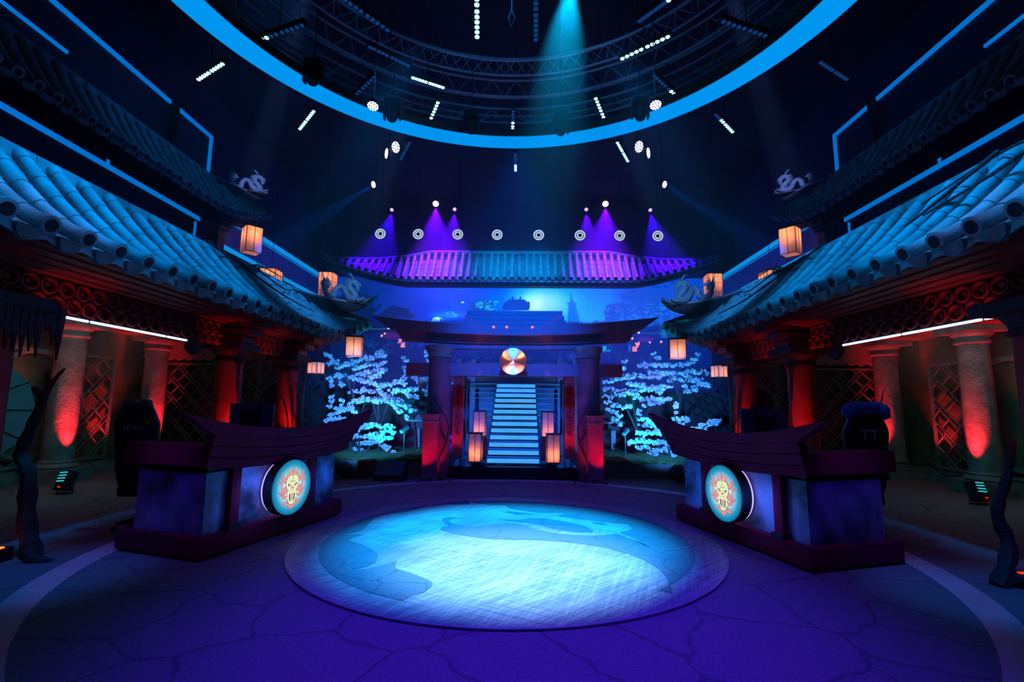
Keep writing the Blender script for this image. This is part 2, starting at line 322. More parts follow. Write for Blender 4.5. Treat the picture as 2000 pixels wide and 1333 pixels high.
# ------------------------------------------------------------------ geometry helpers
class MB:
    def __init__(self): self.v = []; self.f = []; self.m = []; self.mi = 0
    def add(self, vs, fs):
        b = len(self.v); self.v += [tuple(p) for p in vs]; self.f += [tuple(i+b for i in f) for f in fs]; self.m += [self.mi]*len(fs); return self
    def box(self, c, s, rz=0.0, R=None):
        hx, hy, hz = s[0]/2, s[1]/2, s[2]/2; M = R if R is not None else Matrix.Rotation(rz, 3, 'Z'); c = Vector(c)
        vs = [c + M @ Vector((x*hx, y*hy, z*hz)) for z in (-1, 1) for (x, y) in ((-1, -1), (1, -1), (1, 1), (-1, 1))]
        return self.add(vs, [(0, 3, 2, 1), (4, 5, 6, 7), (0, 1, 5, 4), (1, 2, 6, 5), (2, 3, 7, 6), (3, 0, 4, 7)])
    def loft(self, rings, cap0=True, cap1=True, closed=True):
        n = len(rings[0]); vs = [p for r in rings for p in r]; fs = []
        for i in range(len(rings)-1):
            for j in range(n if closed else n-1):
                k = (j+1) % n; fs.append((i*n+j, i*n+k, (i+1)*n+k, (i+1)*n+j))
        if cap0: fs.append(tuple(range(n))[::-1])
        if cap1: fs.append(tuple((len(rings)-1)*n+j for j in range(n)))
        return self.add(vs, fs)
    def tube(self, pts, rad, n=8, cap=True, up=(0, 0, 1)):
        pts = [Vector(p) for p in pts]; rings = []; u0 = None
        for i, p in enumerate(pts):
            a = pts[max(0, i-1)]; b = pts[min(len(pts)-1, i+1)]; t = (b-a)
            if t.length < 1e-9: t = Vector((0, 0, 1))
            t.normalize()
            if u0 is None:
                u = Vector(up); u = u - t*u.dot(t)
                if u.length < 1e-3: u = Vector((1, 0, 0)) - t*t.x
            else: u = u0 - t*u0.dot(t)
            u.normalize(); u0 = u; w_ = t.cross(u); r = rad[i] if hasattr(rad, '__len__') else rad
            rings.append([p + (u*math.cos(2*PI*k/n)+w_*math.sin(2*PI*k/n))*r for k in range(n)])
        return self.loft(rings, cap, cap)
    def lathe(self, prof, c=(0, 0, 0), n=24, axis='Z'):
        rings = []
        for (r, z) in prof:
            ring = []
            for k in range(n):
                a = 2*PI*k/n; x, y = r*math.cos(a), r*math.sin(a)
                p = (x, y, z) if axis == 'Z' else ((x, z, y) if axis == 'Y' else (z, x, y))
                ring.append((c[0]+p[0], c[1]+p[1], c[2]+p[2]))
            rings.append(ring)
        return self.loft(rings)
    def prism(self, poly, f0, f1):       # poly of 2D pts; f0, f1 map (x,y)->3D for the two faces
        n = len(poly); return self.add([f0(*p) for p in poly]+[f1(*p) for p in poly],
            [tuple(range(n))[::-1], tuple(range(n, 2*n))]+[(i, (i+1) % n, n+(i+1) % n, n+i) for i in range(n)])
    def build(self, name, mat, parent=None, smooth=False, loc=None):
        me = bpy.data.meshes.new(name); me.from_pydata(self.v, [], self.f)
        mats = mat if isinstance(mat, (list, tuple)) else [mat]
        for m in mats: me.materials.append(m)
        if len(mats) > 1: me.polygons.foreach_set('material_index', self.m)
        me.polygons.foreach_set('use_smooth', [smooth]*len(me.polygons)); me.validate(); me.update()
        if smooth:
            try: me.set_sharp_from_angle(angle=math.radians(42))
            except Exception: pass
        o = bpy.data.objects.new(name, me); COL.objects.link(o)
        if loc is not None:      # origin moved to loc, geometry unchanged in the world
            me.transform(Matrix.Translation(-Vector(loc))); o.location = loc
        if parent is not None: attach(o, parent)
        return o
def world_loc(o):
    v = Vector(o.location)
    return v if o.parent is None else v + o.matrix_parent_inverse.translation + world_loc(o.parent)
def attach(o, parent):
    o.parent = parent; o.matrix_parent_inverse = Matrix.Translation(-world_loc(parent)) if parent.rotation_euler.z == 0 else Matrix()
SIDE = {-1: 'left', 1: 'right'}
def tag(o, label, cat, group=None, kind=None):
    o['label'] = label; o['category'] = cat
    if group: o['group'] = group
    if kind: o['kind'] = kind
    return o
def thing(name, label, cat, loc=(0, 0, 0), group=None):
    o = bpy.data.objects.new(name, None); COL.objects.link(o); o.location = loc; o.empty_display_size = .1
    return tag(o, label, cat, group)
def struct(o): o['kind'] = 'structure'; return o
def copy_tree(o, parent=None):
    c = o.copy(); COL.objects.link(c)
    if parent is not None: c.parent = parent
    for ch in list(o.children): copy_tree(ch, c)
    return c

# ------------------------------------------------------------------ the setting
struct(MB().box((0, 11, -.05), (26, 28, .1)).build('floor', FLOOR))
struct(MB().box((0, 11, 12.05), (26, 28, .1)).build('ceiling', surf('black_ceiling', (.006, .007, .01), .9)))
struct(MB().box((0, 24.2, 6), (26, .2, 12)).build('wall_back', surf('dark_drape', (.03, .03, .05), .9)))
for s in (-1, 1):
    struct(MB().box((s*10.6, 10, 6), (.15, 26, 12)).build('wall_'+SIDE[s], WALLD))
def annulus(r0, r1, z0, z1, c, n=128, a0=0, a1=2*PI):
    mb = MB(); rings = []
    full = abs(a1-a0-2*PI) < 1e-6
    for k in range(n+1):
        a = a0+(a1-a0)*k/n; ca, sa = math.cos(a), math.sin(a)
        rings.append([(c[0]+r*ca, c[1]+r*sa, z) for r, z in ((r0, z0), (r1, z0), (r1, z1), (r0, z1))])
    mb.loft(rings, not full, not full); return mb
EC = (0.03, 5.72)
t1 = annulus(3.96, 4.20, -0.01, .012, EC).build('trim_1', TRIM); struct(t1)

# round emblem inlaid in the floor
emb = thing('floor_emblem', 'large round metal emblem with a dragon head outline set into the flagstone floor', 'emblem', (EC[0], EC[1], 0))
mb = MB(); mb.lathe([(2.30, 0.0), (2.30, .014), (0.001, .014)], (EC[0], EC[1], 0), 96); mb.build('metal_disc', SCRATCH, emb)
annulus(2.275, 2.30, .012, .018, EC).build('rim', surf('rim_paint', (.25, .2, .35), .5), emb)
# outlines traced on the floor plane: photo crop coordinates turned into floor points once
_C, _Rr, _Uu, _Ff = Vector((.191, 0, 1.5)), _R2, _U2, _F
def floor_pt(cx, cy):
    px, py = 500+cx*.475, 920+cy*.475
    d = _Ff + _Rr*((px-1000)/940.5) - _Uu*((py-666.5)/940.5); t = -1.5/d.z
    p = _C+d*t; return (p.x, p.y)
R_IN = 2.0
def clampc(p):
    v = Vector((p[0]-EC[0], p[1]-EC[1])); 
    return (EC[0]+v.x, EC[1]+v.y)
def arc_pts(p0, p1, r, ccw):
    a0 = math.atan2(p0[1]-EC[1], p0[0]-EC[0]); a1 = math.atan2(p1[1]-EC[1], p1[0]-EC[0])
    if ccw and a1 < a0: a1 += 2*PI
    if not ccw and a1 > a0: a1 -= 2*PI
    n = 40; return [(EC[0]+r*math.cos(a0+(a1-a0)*k/n), EC[1]+r*math.sin(a0+(a1-a0)*k/n)) for k in range(n+1)]
def catmull(pts, n=4):
    out = []
    P = [pts[0]]+list(pts)+[pts[-1]]
    for i in range(1, len(P)-2):
        for k in range(n):
            t = k/n; q = []
            for d in range(len(pts[0])):
                p0, p1, p2, p3 = P[i-1][d], P[i][d], P[i+1][d], P[i+2][d]
                q.append(.5*((2*p1)+(-p0+p2)*t+(2*p0-5*p1+4*p2-p3)*t*t+(-p0+3*p1-3*p2+p3)*t**3))
            out.append(tuple(q))
    out.append(tuple(pts[-1])); return out
def flat_poly(pts, z, name, mat, parent, th=.003):
    import bmesh
    bm = bmesh.new(); vs = [bm.verts.new((p[0], p[1], z)) for p in pts]
    es = [bm.edges.new((vs[i], vs[(i+1) % len(vs)])) for i in range(len(vs))]
    bmesh.ops.triangle_fill(bm, use_beauty=True, edges=es, normal=(0, 0, 1))
    r = bmesh.ops.extrude_face_region(bm, geom=bm.faces[:])
    for g in r['geom']:
        if isinstance(g, bmesh.types.BMVert): g.co.z += th
    me = bpy.data.meshes.new(name); bm.to_mesh(me); bm.free(); me.materials.append(mat)
    o = bpy.data.objects.new(name, me); COL.objects.link(o)
    if parent is not None: attach(o, parent)
    return o
def segs(*groups):       # each group a smooth run; joined with corners
    out = []
    for g in groups:
        pts = [floor_pt(*p) for p in g]; c = catmull(pts, 5) if len(pts) > 2 else pts
        out += c if not out else c[1:] if (Vector(c[0])-Vector(out[-1])).length < 1e-4 else c
    return out
innerA = segs([(640, 521), (690, 508), (722, 484), (716, 462), (640, 430), (598, 418), (572, 404), (580, 376)],
              [(580, 376), (545, 388), (500, 401), (450, 413), (390, 414)],
              [(390, 414), (450, 402), (490, 380), (500, 355), (480, 332), (440, 312), (378, 292)],
              [(378, 292), (405, 277), (440, 268), (370, 268), (310, 263)],
              [(310, 263), (380, 262), (440, 246), (470, 215), (510, 190), (560, 180), (600, 180), (530, 172)],
              [(530, 172), (600, 174), (660, 165), (705, 150), (755, 146)])
a_s = floor_pt(640, 521); a_e = floor_pt(770, 122)
polyA = innerA + [p for p in arc_pts(a_e, a_s, R_IN, True)] 
flat_poly(polyA, .0142, 'stone_inlay', INLAY, emb)
innerB = segs([(1712, 514), (1705, 480), (1675, 430), (1620, 388), (1540, 352), (1420, 320), (1280, 300), (1150, 291), (1020, 289), (900, 279), (810, 264), (762, 247), (768, 236), (800, 231)],
              [(800, 231), (778, 222), (766, 206), (790, 196), (828, 198)],
              [(828, 198), (800, 205), (802, 219), (850, 231), (910, 233), (970, 227), (1030, 222), (1090, 225), (1150, 246), (1240, 264), (1340, 272), (1420, 272), (1475, 266), (1500, 258), (1535, 250), (1543, 238), (1520, 223)],
              [(1520, 223), (1460, 218), (1370, 208), (1300, 200), (1240, 190)],
              [(1240, 190), (1262, 183), (1256, 177), (1190, 178), (1120, 172), (1050, 160), (1024, 146)],
              [(1024, 146), (990, 146), (940, 142), (900, 136), (885, 124)])
b_s = floor_pt(1712, 518); b_e = floor_pt(885, 119)
polyB = innerB + arc_pts(b_e, b_s, R_IN, False)
flat_poly(polyB, .0142, 'stone_inlay', INLAY, emb)
flat_poly(segs([(770, 140), (800, 131), (840, 129), (870, 124)], [(870, 124), (880, 140), (830, 143), (770, 140)]), .0142, 'stone_inlay', INLAY, emb)
flat_poly(segs([(1000, 206), (1080, 207), (1160, 200), (1250, 211), (1340, 230), (1372, 243)], [(1372, 243), (1385, 257), (1320, 258), (1230, 246), (1140, 222), (1060, 212), (1000, 206)]), .0142, 'mouth_inlay', INLAY, emb)
flat_poly(segs([(1010, 172), (1070, 175), (1140, 184)], [(1140, 184), (1070, 184), (1010, 172)]), .0142, 'eye_inlay', INLAY, emb)
flat_poly(segs([(1380, 217), (1420, 219), (1446, 228)], [(1446, 228), (1405, 226), (1380, 217)]), .0142, 'nostril_inlay', INLAY, emb)
def ribbon_poly(pts, ws):
    L_, R_ = [], []
    for i, p in enumerate(pts):
        a = Vector(pts[max(0, i-1)]); b = Vector(pts[min(len(pts)-1, i+1)]); t = (b-a).normalized(); n = Vector((-t.y, t.x))
        w_ = ws[i] if hasattr(ws, '__len__') else ws
        L_.append(tuple(Vector(p)+n*w_/2)); R_.append(tuple(Vector(p)-n*w_/2))
    return L_+R_[::-1]
for pts, w0 in (([(1478, 262), (1530, 280), (1585, 305), (1640, 325), (1700, 330), (1760, 326), (1795, 318), (1797, 308)], .05),
                ([(1560, 298), (1620, 322), (1680, 345), (1750, 354)], .03)):
    pp = catmull([floor_pt(*p) for p in pts], 4); n = len(pp)
    flat_poly(ribbon_poly(pp, [w0*(1-.8*i/n)+.006 for i in range(n)]), .0176, 'whisker', SCRATCH, emb, .002)

# ------------------------------------------------------------------ tiled roofs
def roof(root, rows, P, t0f, rad=.072, seg=.30, u_lo=None, u_hi=None, drip=True, du=.36, n=10, moss=False):
    """P(u,t) gives the slope surface; rows are the u of each barrel row"""
    for u in rows:
        t0 = t0f(u)
        if t0 > .93: continue
        A = [Vector(P(u, t0+(1-t0)*k/24)) for k in range(25)]
        Ls = [0]
        for i in range(24): Ls.append(Ls[-1]+(A[i+1]-A[i]).length)
        tot = Ls[-1]
        def at(d):
            d = min(max(d, 0), tot)
            for i in range(24):
                if d <= Ls[i+1]+1e-9: return A[i].lerp(A[i+1], (d-Ls[i])/max(1e-9, Ls[i+1]-Ls[i]))
            return A[-1]
        pts, rr = [], []
        d = tot
        while d > .02:
            e = max(0.0, d-seg)
            pts += [at(d), at(d-.03), at((d+e)/2), at(e+.004)]; rr += [rad*1.05, rad*1.04, rad*.99, rad*.93]
            d = e
        N = (Vector(P(u+.01, 1))-Vector(P(u, 1))).cross(A[24]-A[22]).normalized()
        if N.z < 0: N = -N
        jx = random.uniform(-.006, .006)
        off = N*rad*.35
        mb = MB(); mb.tube([p+off for p in pts[::-1]], rr[::-1], n)
        # collar, and a dark disc painted as the hollow's shade at the eave end
        td = (A[24]-A[22]).normalized(); e0 = A[24]+off
        mb.tube([e0-td*.05, e0+td*.015, e0+td*.02], [rad*1.14, rad*1.2, rad*1.1], n+4)
        mb.mi = 1; mb.tube([e0+td*.020, e0+td*.0225], [rad*.8, rad*.8], n+2); mb.mi = 0
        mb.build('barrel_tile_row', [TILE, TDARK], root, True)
    # pans: shallow troughs between the rows, one mesh
    lo = u_lo if u_lo is not None else rows[0]-du/2; hi = u_hi if u_hi is not None else rows[-1]+du/2
    mb = MB(); nu = int((hi-lo)/(du/6))+1; top = []
    for i in range(nu+1):
        u = lo+(hi-lo)*i/nu; t0 = min(.97, t0f(u)); ph = ((u-rows[0])/du) % 1.0
        dz = -.055*math.sin(PI*ph)
        top.append([Vector(P(u, t0+(1-t0)*k/20))+Vector((0, 0, dz-.012+ (.014 if k % 3 == 0 else 0))) for k in range(21)])
    mb.loft(top, False, False, closed=False)
    bot = [[p+Vector((0, 0, -.09)) for p in r] for r in top]
    mb.loft(bot, False, False, closed=False)
    for r, q in ((top, bot),):
        mb.loft([[r_[-1] for r_ in r], [q_[-1] for q_ in q]], False, False, closed=False)
        mb.loft([[r_[0] for r_ in r], [q_[0] for q_ in q]], False, False, closed=False)
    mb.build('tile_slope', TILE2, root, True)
    if drip:
        for i in range(len(rows)-1):
            u = (rows[i]+rows[i+1])/2
            if t0f(u) > .93: continue
            p = Vector(P(u, 1)); q = Vector(P(u, .93)); ax = (Vector(P(u+.05, 1))-Vector(P(u-.05, 1))).normalized(); td = (p-q).normalized()
            mb = MB(); wv = (rows[i+1]-rows[i])*.31
            arc = [(math.cos(PI*k/12)*wv, -math.sin(PI*k/12)*wv*1.02) for k in range(13)]
            dn = Vector((0, 0, 1))
            out = Vector((td.x, td.y, 0)).normalized()
            c = p+Vector((0, 0, -.055))+out*.035
            mb.prism(arc, lambda x, y: c+ax*x+dn*y-out*(.03-.05*(y/wv)), lambda x, y: c+ax*x+dn*y*.96+out*(.02+.05*(y/wv)))
            mb.build('drip_tile', TILE2, root, False)

def side_roof(s, lower, y0, y1):
    if lower:
        ae, ar, ze, zr = 3.9, 5.1, 2.97, 4.03; ya, yb, yh0, yh1, lift = 9.6, 12.3, 10.9, 12.55, .62
    else:
        ae, ar, ze, zr = 8.0, 8.85, 6.72, 7.92; ya, yb, yh0, yh1, lift = 11.9, 14.5, 13.2, 14.9, .72
    def P(u, t):
        lf = lift*max(0, (u-ya)/(yb-ya))**2
        inn = .12*max(0, (u-ya)/(yb-ya))**2
        return (s*(ar-(ar-ae)*t - inn*t), u, ze+(zr-ze)*max(0, 1-t)**1.35+lf*t**1.5)
    def t0f(u): return 0.0 if u < yh0 else (u-yh0)/(yh1-yh0)
    nm = 'lower' if lower else 'upper'
    lab = {True: 'grey barrel tiled pavilion roof over the %s desk with upturned far corner',
           False: 'dark upper storey tiled roof high along the %s wall'}[lower] % SIDE[s]
    root = thing('pavilion_roof' if lower else 'upper_roof', lab, 'roof', (s*ae, y0, ze))
    du = .362 if lower else .335
    rows = []; u = 3.53 if lower else 6.95
    while u > y0: u -= du
    while u < yb+.1: rows.append(u); u += du
    roof(root, rows, P, t0f, .074 if lower else .078, .30, u_hi=yb+.1, du=du)
    # ridge cap with joints
    mb = MB(); y = y0
    while y < yh0:
        e = min(y+.62, yh0); 
        mb.box((s*(ar+.07), (y+e)/2, zr+.03), (.16, e-y-.008, .14)); y = e
    mb.box((s*(ar+.09), (y0+yh0)/2, zr-.1), (.12, yh0-y0, .24))
    mb.build('ridge_cap', RIDGE, root)
    # hip hull sweeping up to the tip
    if lower: H = [(5.12, 10.6, 4.06), (4.85, 11.2, 4.02), (4.55, 11.6, 4.02), (4.25, 12.0, 4.05), (4.02, 12.35, 4.14), (3.88, 12.6, 4.30)]
    else: H = [(8.87, 12.95, 7.98), (8.76, 13.45, 8.0), (8.62, 13.9, 8.02), (8.48, 14.3, 8.06), (8.34, 14.6, 8.15), (8.24, 14.85, 8.30)]
    Hc = catmull(H, 5); rings = []
    for i, (a, y, z) in enumerate(Hc):
        k = i/(len(Hc)-1); hgt = .16+.16*math.sin(PI*min(1, k*1.05)) - .08*k; wd = .085*(1-.45*k)
        d = Vector((s*.62, -.78, 0)); nrm = Vector((-d.y, d.x, 0))*wd
        c = Vector((s*a, y, z)); b = c-Vector((0, 0, hgt))
        rings.append([c-nrm*.8, c+nrm*.8, b+nrm, b-nrm])
    MB().loft(rings).build('hip_ridge', DARKW, root)
    MB().tube([Vector((s*a, y, z+.02)) for a, y, z in Hc], [.05*(1-.3*i/len(Hc)) for i in range(len(Hc))], 8).build('ridge_rim', RIDGE, root, True)
    # lower hip tile line on the slope
    pts = []
    for k in range(13):
        u = yh0-.15+(yb+.15-yh0)*k/12; t = t0f(u); p = Vector(P(u, min(1, t)))+Vector((0, 0, .07)); pts.append(p)
    MB().tube(pts, .06, 8).build('hip_tile_line', TILE, root, True)
    # far hip slope closing the end
    mb = MB(); A_ = [Vector(P(yb+.1, 1)), Vector(P(yh0, 0)), Vector((s*(ar+1.2), yb+.1, zr-.2)), Vector((s*(ar+1.2), yb+.3, ze))]
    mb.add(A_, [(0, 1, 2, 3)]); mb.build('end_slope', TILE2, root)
    # stepped red soffit boards under the eave
    a1 = 4.72 if lower else ar+.05
    for j in range(5 if lower else 3):
        k = j/5.0; aa = ae+.1+(a1-ae-.1)*k; zz = ze-.11-.022*j
        rings = []
        for i in range(25):
            y = y0+(yb-.25-y0)*i/24; lf = lift*max(0, (y-ya)/(yb-ya))**2*(.75-.5*k)
            wd = (a1-ae)/5+.03
            rings.append([(s*aa, y, zz+lf), (s*(aa+wd), y, zz+lf), (s*(aa+wd), y, zz+.055+lf), (s*aa, y, zz+.055+lf)])
        MB().loft(rings).build('soffit_board', REDW if lower else DARKW, root)
    return root
for s in (-1, 1):
    side_roof(s, True, 1.7, 12.3)
    side_roof(s, False, 4.6, 14.5)

def far_roof():
    root = thing('far_roof', 'wide tiled roof lit blue and violet above the screen at the back', 'roof', (0, 21.6, 7.15))
    def P(u, t):
        au = abs(u); lf = .95*max(0, (au-5.2)/3.8)**1.35
        ye, yr = 21.5, 22.5
        dip = .48*max(0, min(1, (au-4.3)/2.6)) if au > 4.3 else 0
        zt = 8.70-dip+lf*.35; ze = 7.22+lf
        return (u, yr-(yr-ye)*t, ze+(zt-ze)*max(0, 1-t)**1.25)
    def t0f(u): return 0.0 if abs(u) < 7.2 else (abs(u)-7.2)/3.5
    rows = [(-27+i)*.338 for i in range(55)]
    roof(root, rows, P, t0f, .085, .33, u_lo=-9.2, u_hi=9.2, drip=True, du=.338, n=8)
    MB().tube([Vector(P(-9.3+18.6*i/60, t0f(-9.3+18.6*i/60)))+Vector((0, .05, .1)) for i in range(61)], .09, 8).build('ridge_cap', RIDGE, root, True)
    mb = MB()
    for i in range(40):
        u = -9.1+18.2*i/39
    mb.loft([[(Vector(P(u, 1))+Vector(o)) for o in ((0, .15, -.12), (0, .6, -.12), (0, .6, -.3), (0, .15, -.3))] for u in [-9.1+18.2*i/39 for i in range(40)]])
    mb.build('eave_beam', DARKW, root)
far_roof()

# ------------------------------------------------------------------ dragon statues on the roof tips
def dragon(loc, ang, scale, label):
    root = thing('dragon_statue', label, 'statue', loc, 'dragon statues on the roof corners')
    M = Matrix.Rotation(ang, 3, 'Z')
    def T(x, y, off=0.0): return Vector(loc)+M @ (Vector(((x-700)*.00104, off, (815-y)*.00104))*scale)
    k = .00104*scale
    body = [(250, 470), (270, 620), (330, 740), (430, 785), (530, 720), (560, 590), (640, 505), (740, 530), (800, 640), (880, 735), (990, 745), (1045, 660), (980, 560), (905, 480), (885, 400), (940, 330), (1000, 310)]
    rad = [30, 50, 62, 66, 64, 62, 62, 66, 72, 84, 92, 88, 74, 66, 60, 60, 56]
    offs = [-.06, -.05, -.02, .02, .05, .04, 0, -.03, -.04, -.02, 0, .01, .01, 0, 0, 0, 0]
    C_ = catmull([(p[0], p[1], r, o) for p, r, o in zip(body, rad, offs)], 5)
    pts = [T(c[0], c[1], c[3]) for c in C_]; rr = [c[2]*k*(1+.09*(i % 2)) for i, c in enumerate(C_)]
    mb = MB(); mb.tube(pts, rr, 12, up=(0, 1, 0))
    # head: skull, snout, jaw
    mb.tube([T(960, 300), T(1030, 300), T(1090, 340), T(1150, 375), T(1180, 395)], [50*k, 62*k, 48*k, 36*k, 22*k], 10, up=(0, 1, 0))
    mb.tube([T(1010, 340), T(1070, 390), T(1130, 440), T(1165, 455)], [44*k, 34*k, 24*k, 12*k], 8, up=(0, 1, 0))
    mb.tube([T(1130, 350, -.02), T(1160, 335, -.03), T(1182, 350, -.03)], [14*k, 20*k, 8*k], 6)
    mb.build('body', STATUE, root, True)
    # spikes along the back
    mb = MB()
    for i in range(6, len(C_)-3, 2):
        a, b = C_[i-1], C_[i+1]; tx, ty = b[0]-a[0], b[1]-a[1]; L_ = math.hypot(tx, ty) or 1
        nx, ny = ty/L_, -tx/L_
        c = C_[i]; r = c[2]
        mb.tube([T(c[0]+nx*r*.7, c[1]+ny*r*.7, c[3]), T(c[0]+nx*(r+34)-tx/L_*18, c[1]+ny*(r+34)-ty/L_*18, c[3])], [15*k, 2*k], 5)
    mb.build('spikes', STATUE, root)
    # mane, horns and beard
    mb = MB()
    for i, (x, y, x2, y2) in enumerate([(900, 330, 780, 300), (890, 360, 755, 350), (880, 400, 745, 410), (870, 440, 770, 470), (880, 480, 790, 530), (900, 520, 830, 590), (920, 300, 820, 285)]):
        for o in (-.045, .045): mb.tube([T(x, y, o*.5), T((x+x2)/2, (y+y2)/2+12, o), T(x2, y2, o*1.2)], [24*k, 16*k, 2*k], 6)
    mb.build('mane', STATUE, root, True)
    for o in (-1, 1):
        MB().tube([T(980, 290, .02*o), T(940, 220, .035*o), T(885, 160, .05*o), T(850, 130, .06*o), T(835, 160, .06*o)], [22*k, 26*k, 22*k, 14*k, 4*k], 7).build('horn', STATUE, root, True)
    mb = MB()
    for i, (x2, y2) in enumerate([(1110, 560), (1080, 540), (1140, 530), (1050, 500), (1165, 500)]):
        mb.tube([T(1060, 400, 0), T((1060+x2)/2+15, (400+y2)/2, .01*i-.02), T(x2, y2, .01*i-.02)], [22*k, 16*k, 2*k], 6)
    mb.build('beard', STATUE, root, True)
    # tail flames
    mb = MB()
    for i, (x2, y2, bx) in enumerate([(200, 275, 240), (300, 300, 270), (370, 330, 300), (420, 380, 330), (460, 450, 350), (205, 400, 240)]):
        mb.tube([T(bx, 560, -.05), T(bx-15, 480, -.05+.02*i), T((bx+x2)/2+20, (480+y2)/2, -.06+.02*i), T(x2, y2, -.05+.015*i)], [44*k, 36*k, 26*k, 3*k], 7)
    mb.build('tail', STATUE, root, True)
    for o, dx in ((-.05, 0), (.06, -60)):
        mb = MB(); mb.tube([T(1000+dx, 700, o*.5), T(1080+dx, 770, o), T(1160+dx, 760, o), T(1240+dx, 690, o), T(1275+dx, 690, o)], [50*k, 40*k, 30*k, 34*k, 22*k], 8)
        for j in (-1, 0, 1): mb.tube([T(1250+dx, 690, o+.02*j), T(1290+dx, 700, o+.03*j), T(1295+dx, 730, o+.03*j)], [12*k, 9*k, 2*k], 5)
        mb.build('leg', STATUE, root, True)
    MB().prism([(-480, -35), (560, -35), (640, 30), (500, 5), (-420, 5)], lambda x, y: T(700+x, 815-y, -.07), lambda x, y: T(700+x, 815-y, .07)).build('base', DARKW, root)
    return root
for s in (-1, 1):
    a_ = math.atan2(.70, -s*.72)
    dragon((s*4.42, 11.85, 4.09), a_ if s < 0 else a_, 1.0, 'dark glazed dragon statue on the upturned tip of the lower %s roof' % SIDE[s])
    dragon((s*8.52, 14.2, 8.10), math.atan2(.55, -s*.83), .98, 'pale lit dragon statue on the tip of the high %s roof' % SIDE[s])

# ------------------------------------------------------------------ pavilions under the lower roofs
def lattice_lines(u0, u1, w0, w1, circ=None, holesize=.27, gap=.085):
    """diagonal brick lattice clipped to a rectangle (and outside a circle)"""
    out = []
    def inside(u, w_):
        if not (u0 <= u <= u1 and w0 <= w_ <= w1): return False
        if circ and (u-circ[0])**2+(w_-circ[1])**2 < circ[2]**2: return False
        return True
    def clip(p, d, L_):
        n = max(2, int(L_/.012)); run = None
        for i in range(n+1):
            q = (p[0]+d[0]*L_*i/n, p[1]+d[1]*L_*i/n)
            if inside(*q):
                if run is None: run = [q, q]
                run[1] = q
            elif run:
                if math.dist(*run) > .03: out.append(tuple(run))
                run = None
        if run and math.dist(*run) > .03: out.append(tuple(run))
    r = math.sqrt(.5); D = (r, r); E_ = (r, -r); W_ = (u1-u0)+(w1-w0)+.2; per = holesize+gap
    k = -int(W_/per)-1
    while k*per < W_:
        for off in (0, holesize):
            o = k*per+off; p = (u0+E_[0]*o-D[0]*W_*.5, w0+E_[1]*o-D[1]*W_*.5)
            clip(p, D, W_*1.6)
        # cross pieces in the wide bands and, staggered, in the narrow ones
        j = -12
        while j*holesize*1.0 < W_*1.6:
            b = j*holesize+(k % 2)*holesize*.5
            p = (u0+E_[0]*(k*per)-D[0]*W_*.5+D[0]*b, w0+E_[1]*(k*per)-D[1]*W_*.5+D[1]*b); clip(p, E_, holesize)
            b += holesize*.5
            p = (u0+E_[0]*(k*per+holesize)-D[0]*W_*.5+D[0]*b, w0+E_[1]*(k*per+holesize)-D[1]*W_*.5+D[1]*b); clip(p, E_, gap)
            j += 1
        k += 1
    return out
def bar(mb, p, q, wd, th, mapf, nrm):
    a, b = Vector(mapf(*p)), Vector(mapf(*q)); t = (b-a).normalized(); n = Vector(nrm); sd = t.cross(n).normalized()*wd/2; n = n*th/2
    mb.loft([[a-sd-n, a+sd-n, a+sd+n, a-sd+n], [b-sd-n, b+sd-n, b+sd+n, b-sd+n]])
def lattice(label, mapf, nrm, u0, u1, w0, w1, circ=None, mat=LATT, frame=.05, hs=.27):
    root = thing('lattice_screen', label, 'lattice', mapf((u0+u1)/2, w0))
    mb = MB()
    for p, q in lattice_lines(u0, u1, w0, w1, circ, hs, hs*.32): bar(mb, p, q, .022, .025, mapf, nrm)
    mb.build('lattice_bars', mat, root)
    mb = MB()
    for p, q in (((u0, w0), (u1, w0)), ((u0, w1), (u1, w1)), ((u0, w0-frame/2), (u0, w1+frame/2)), ((u1, w0-frame/2), (u1, w1+frame/2))): bar(mb, p, q, frame, .05, mapf, nrm)
    mb.build('frame', mat, root)
    if circ:
        mb = MB(); n = Vector(nrm); rings = []; N = 48
        for k in range(N+1):
            a = 2*PI*k/N; c, s_ = math.cos(a), math.sin(a)
            if not (u0-.01 <= circ[0]+circ[2]*c <= u1+.01 and w0-.01 <= circ[1]+circ[2]*s_ <= w1+.01):
                if len(rings) > 1: mb.loft(rings)
                rings = []; continue
            rings.append([Vector(mapf(circ[0]+r*c, circ[1]+r*s_))+n*o for r, o in ((circ[2]-.035, -.03), (circ[2]+.035, -.03), (circ[2]+.035, .03), (circ[2]-.035, .03))])
        if len(rings) > 1: mb.loft(rings)
        mb.build('round_opening', mat, root)
    return root
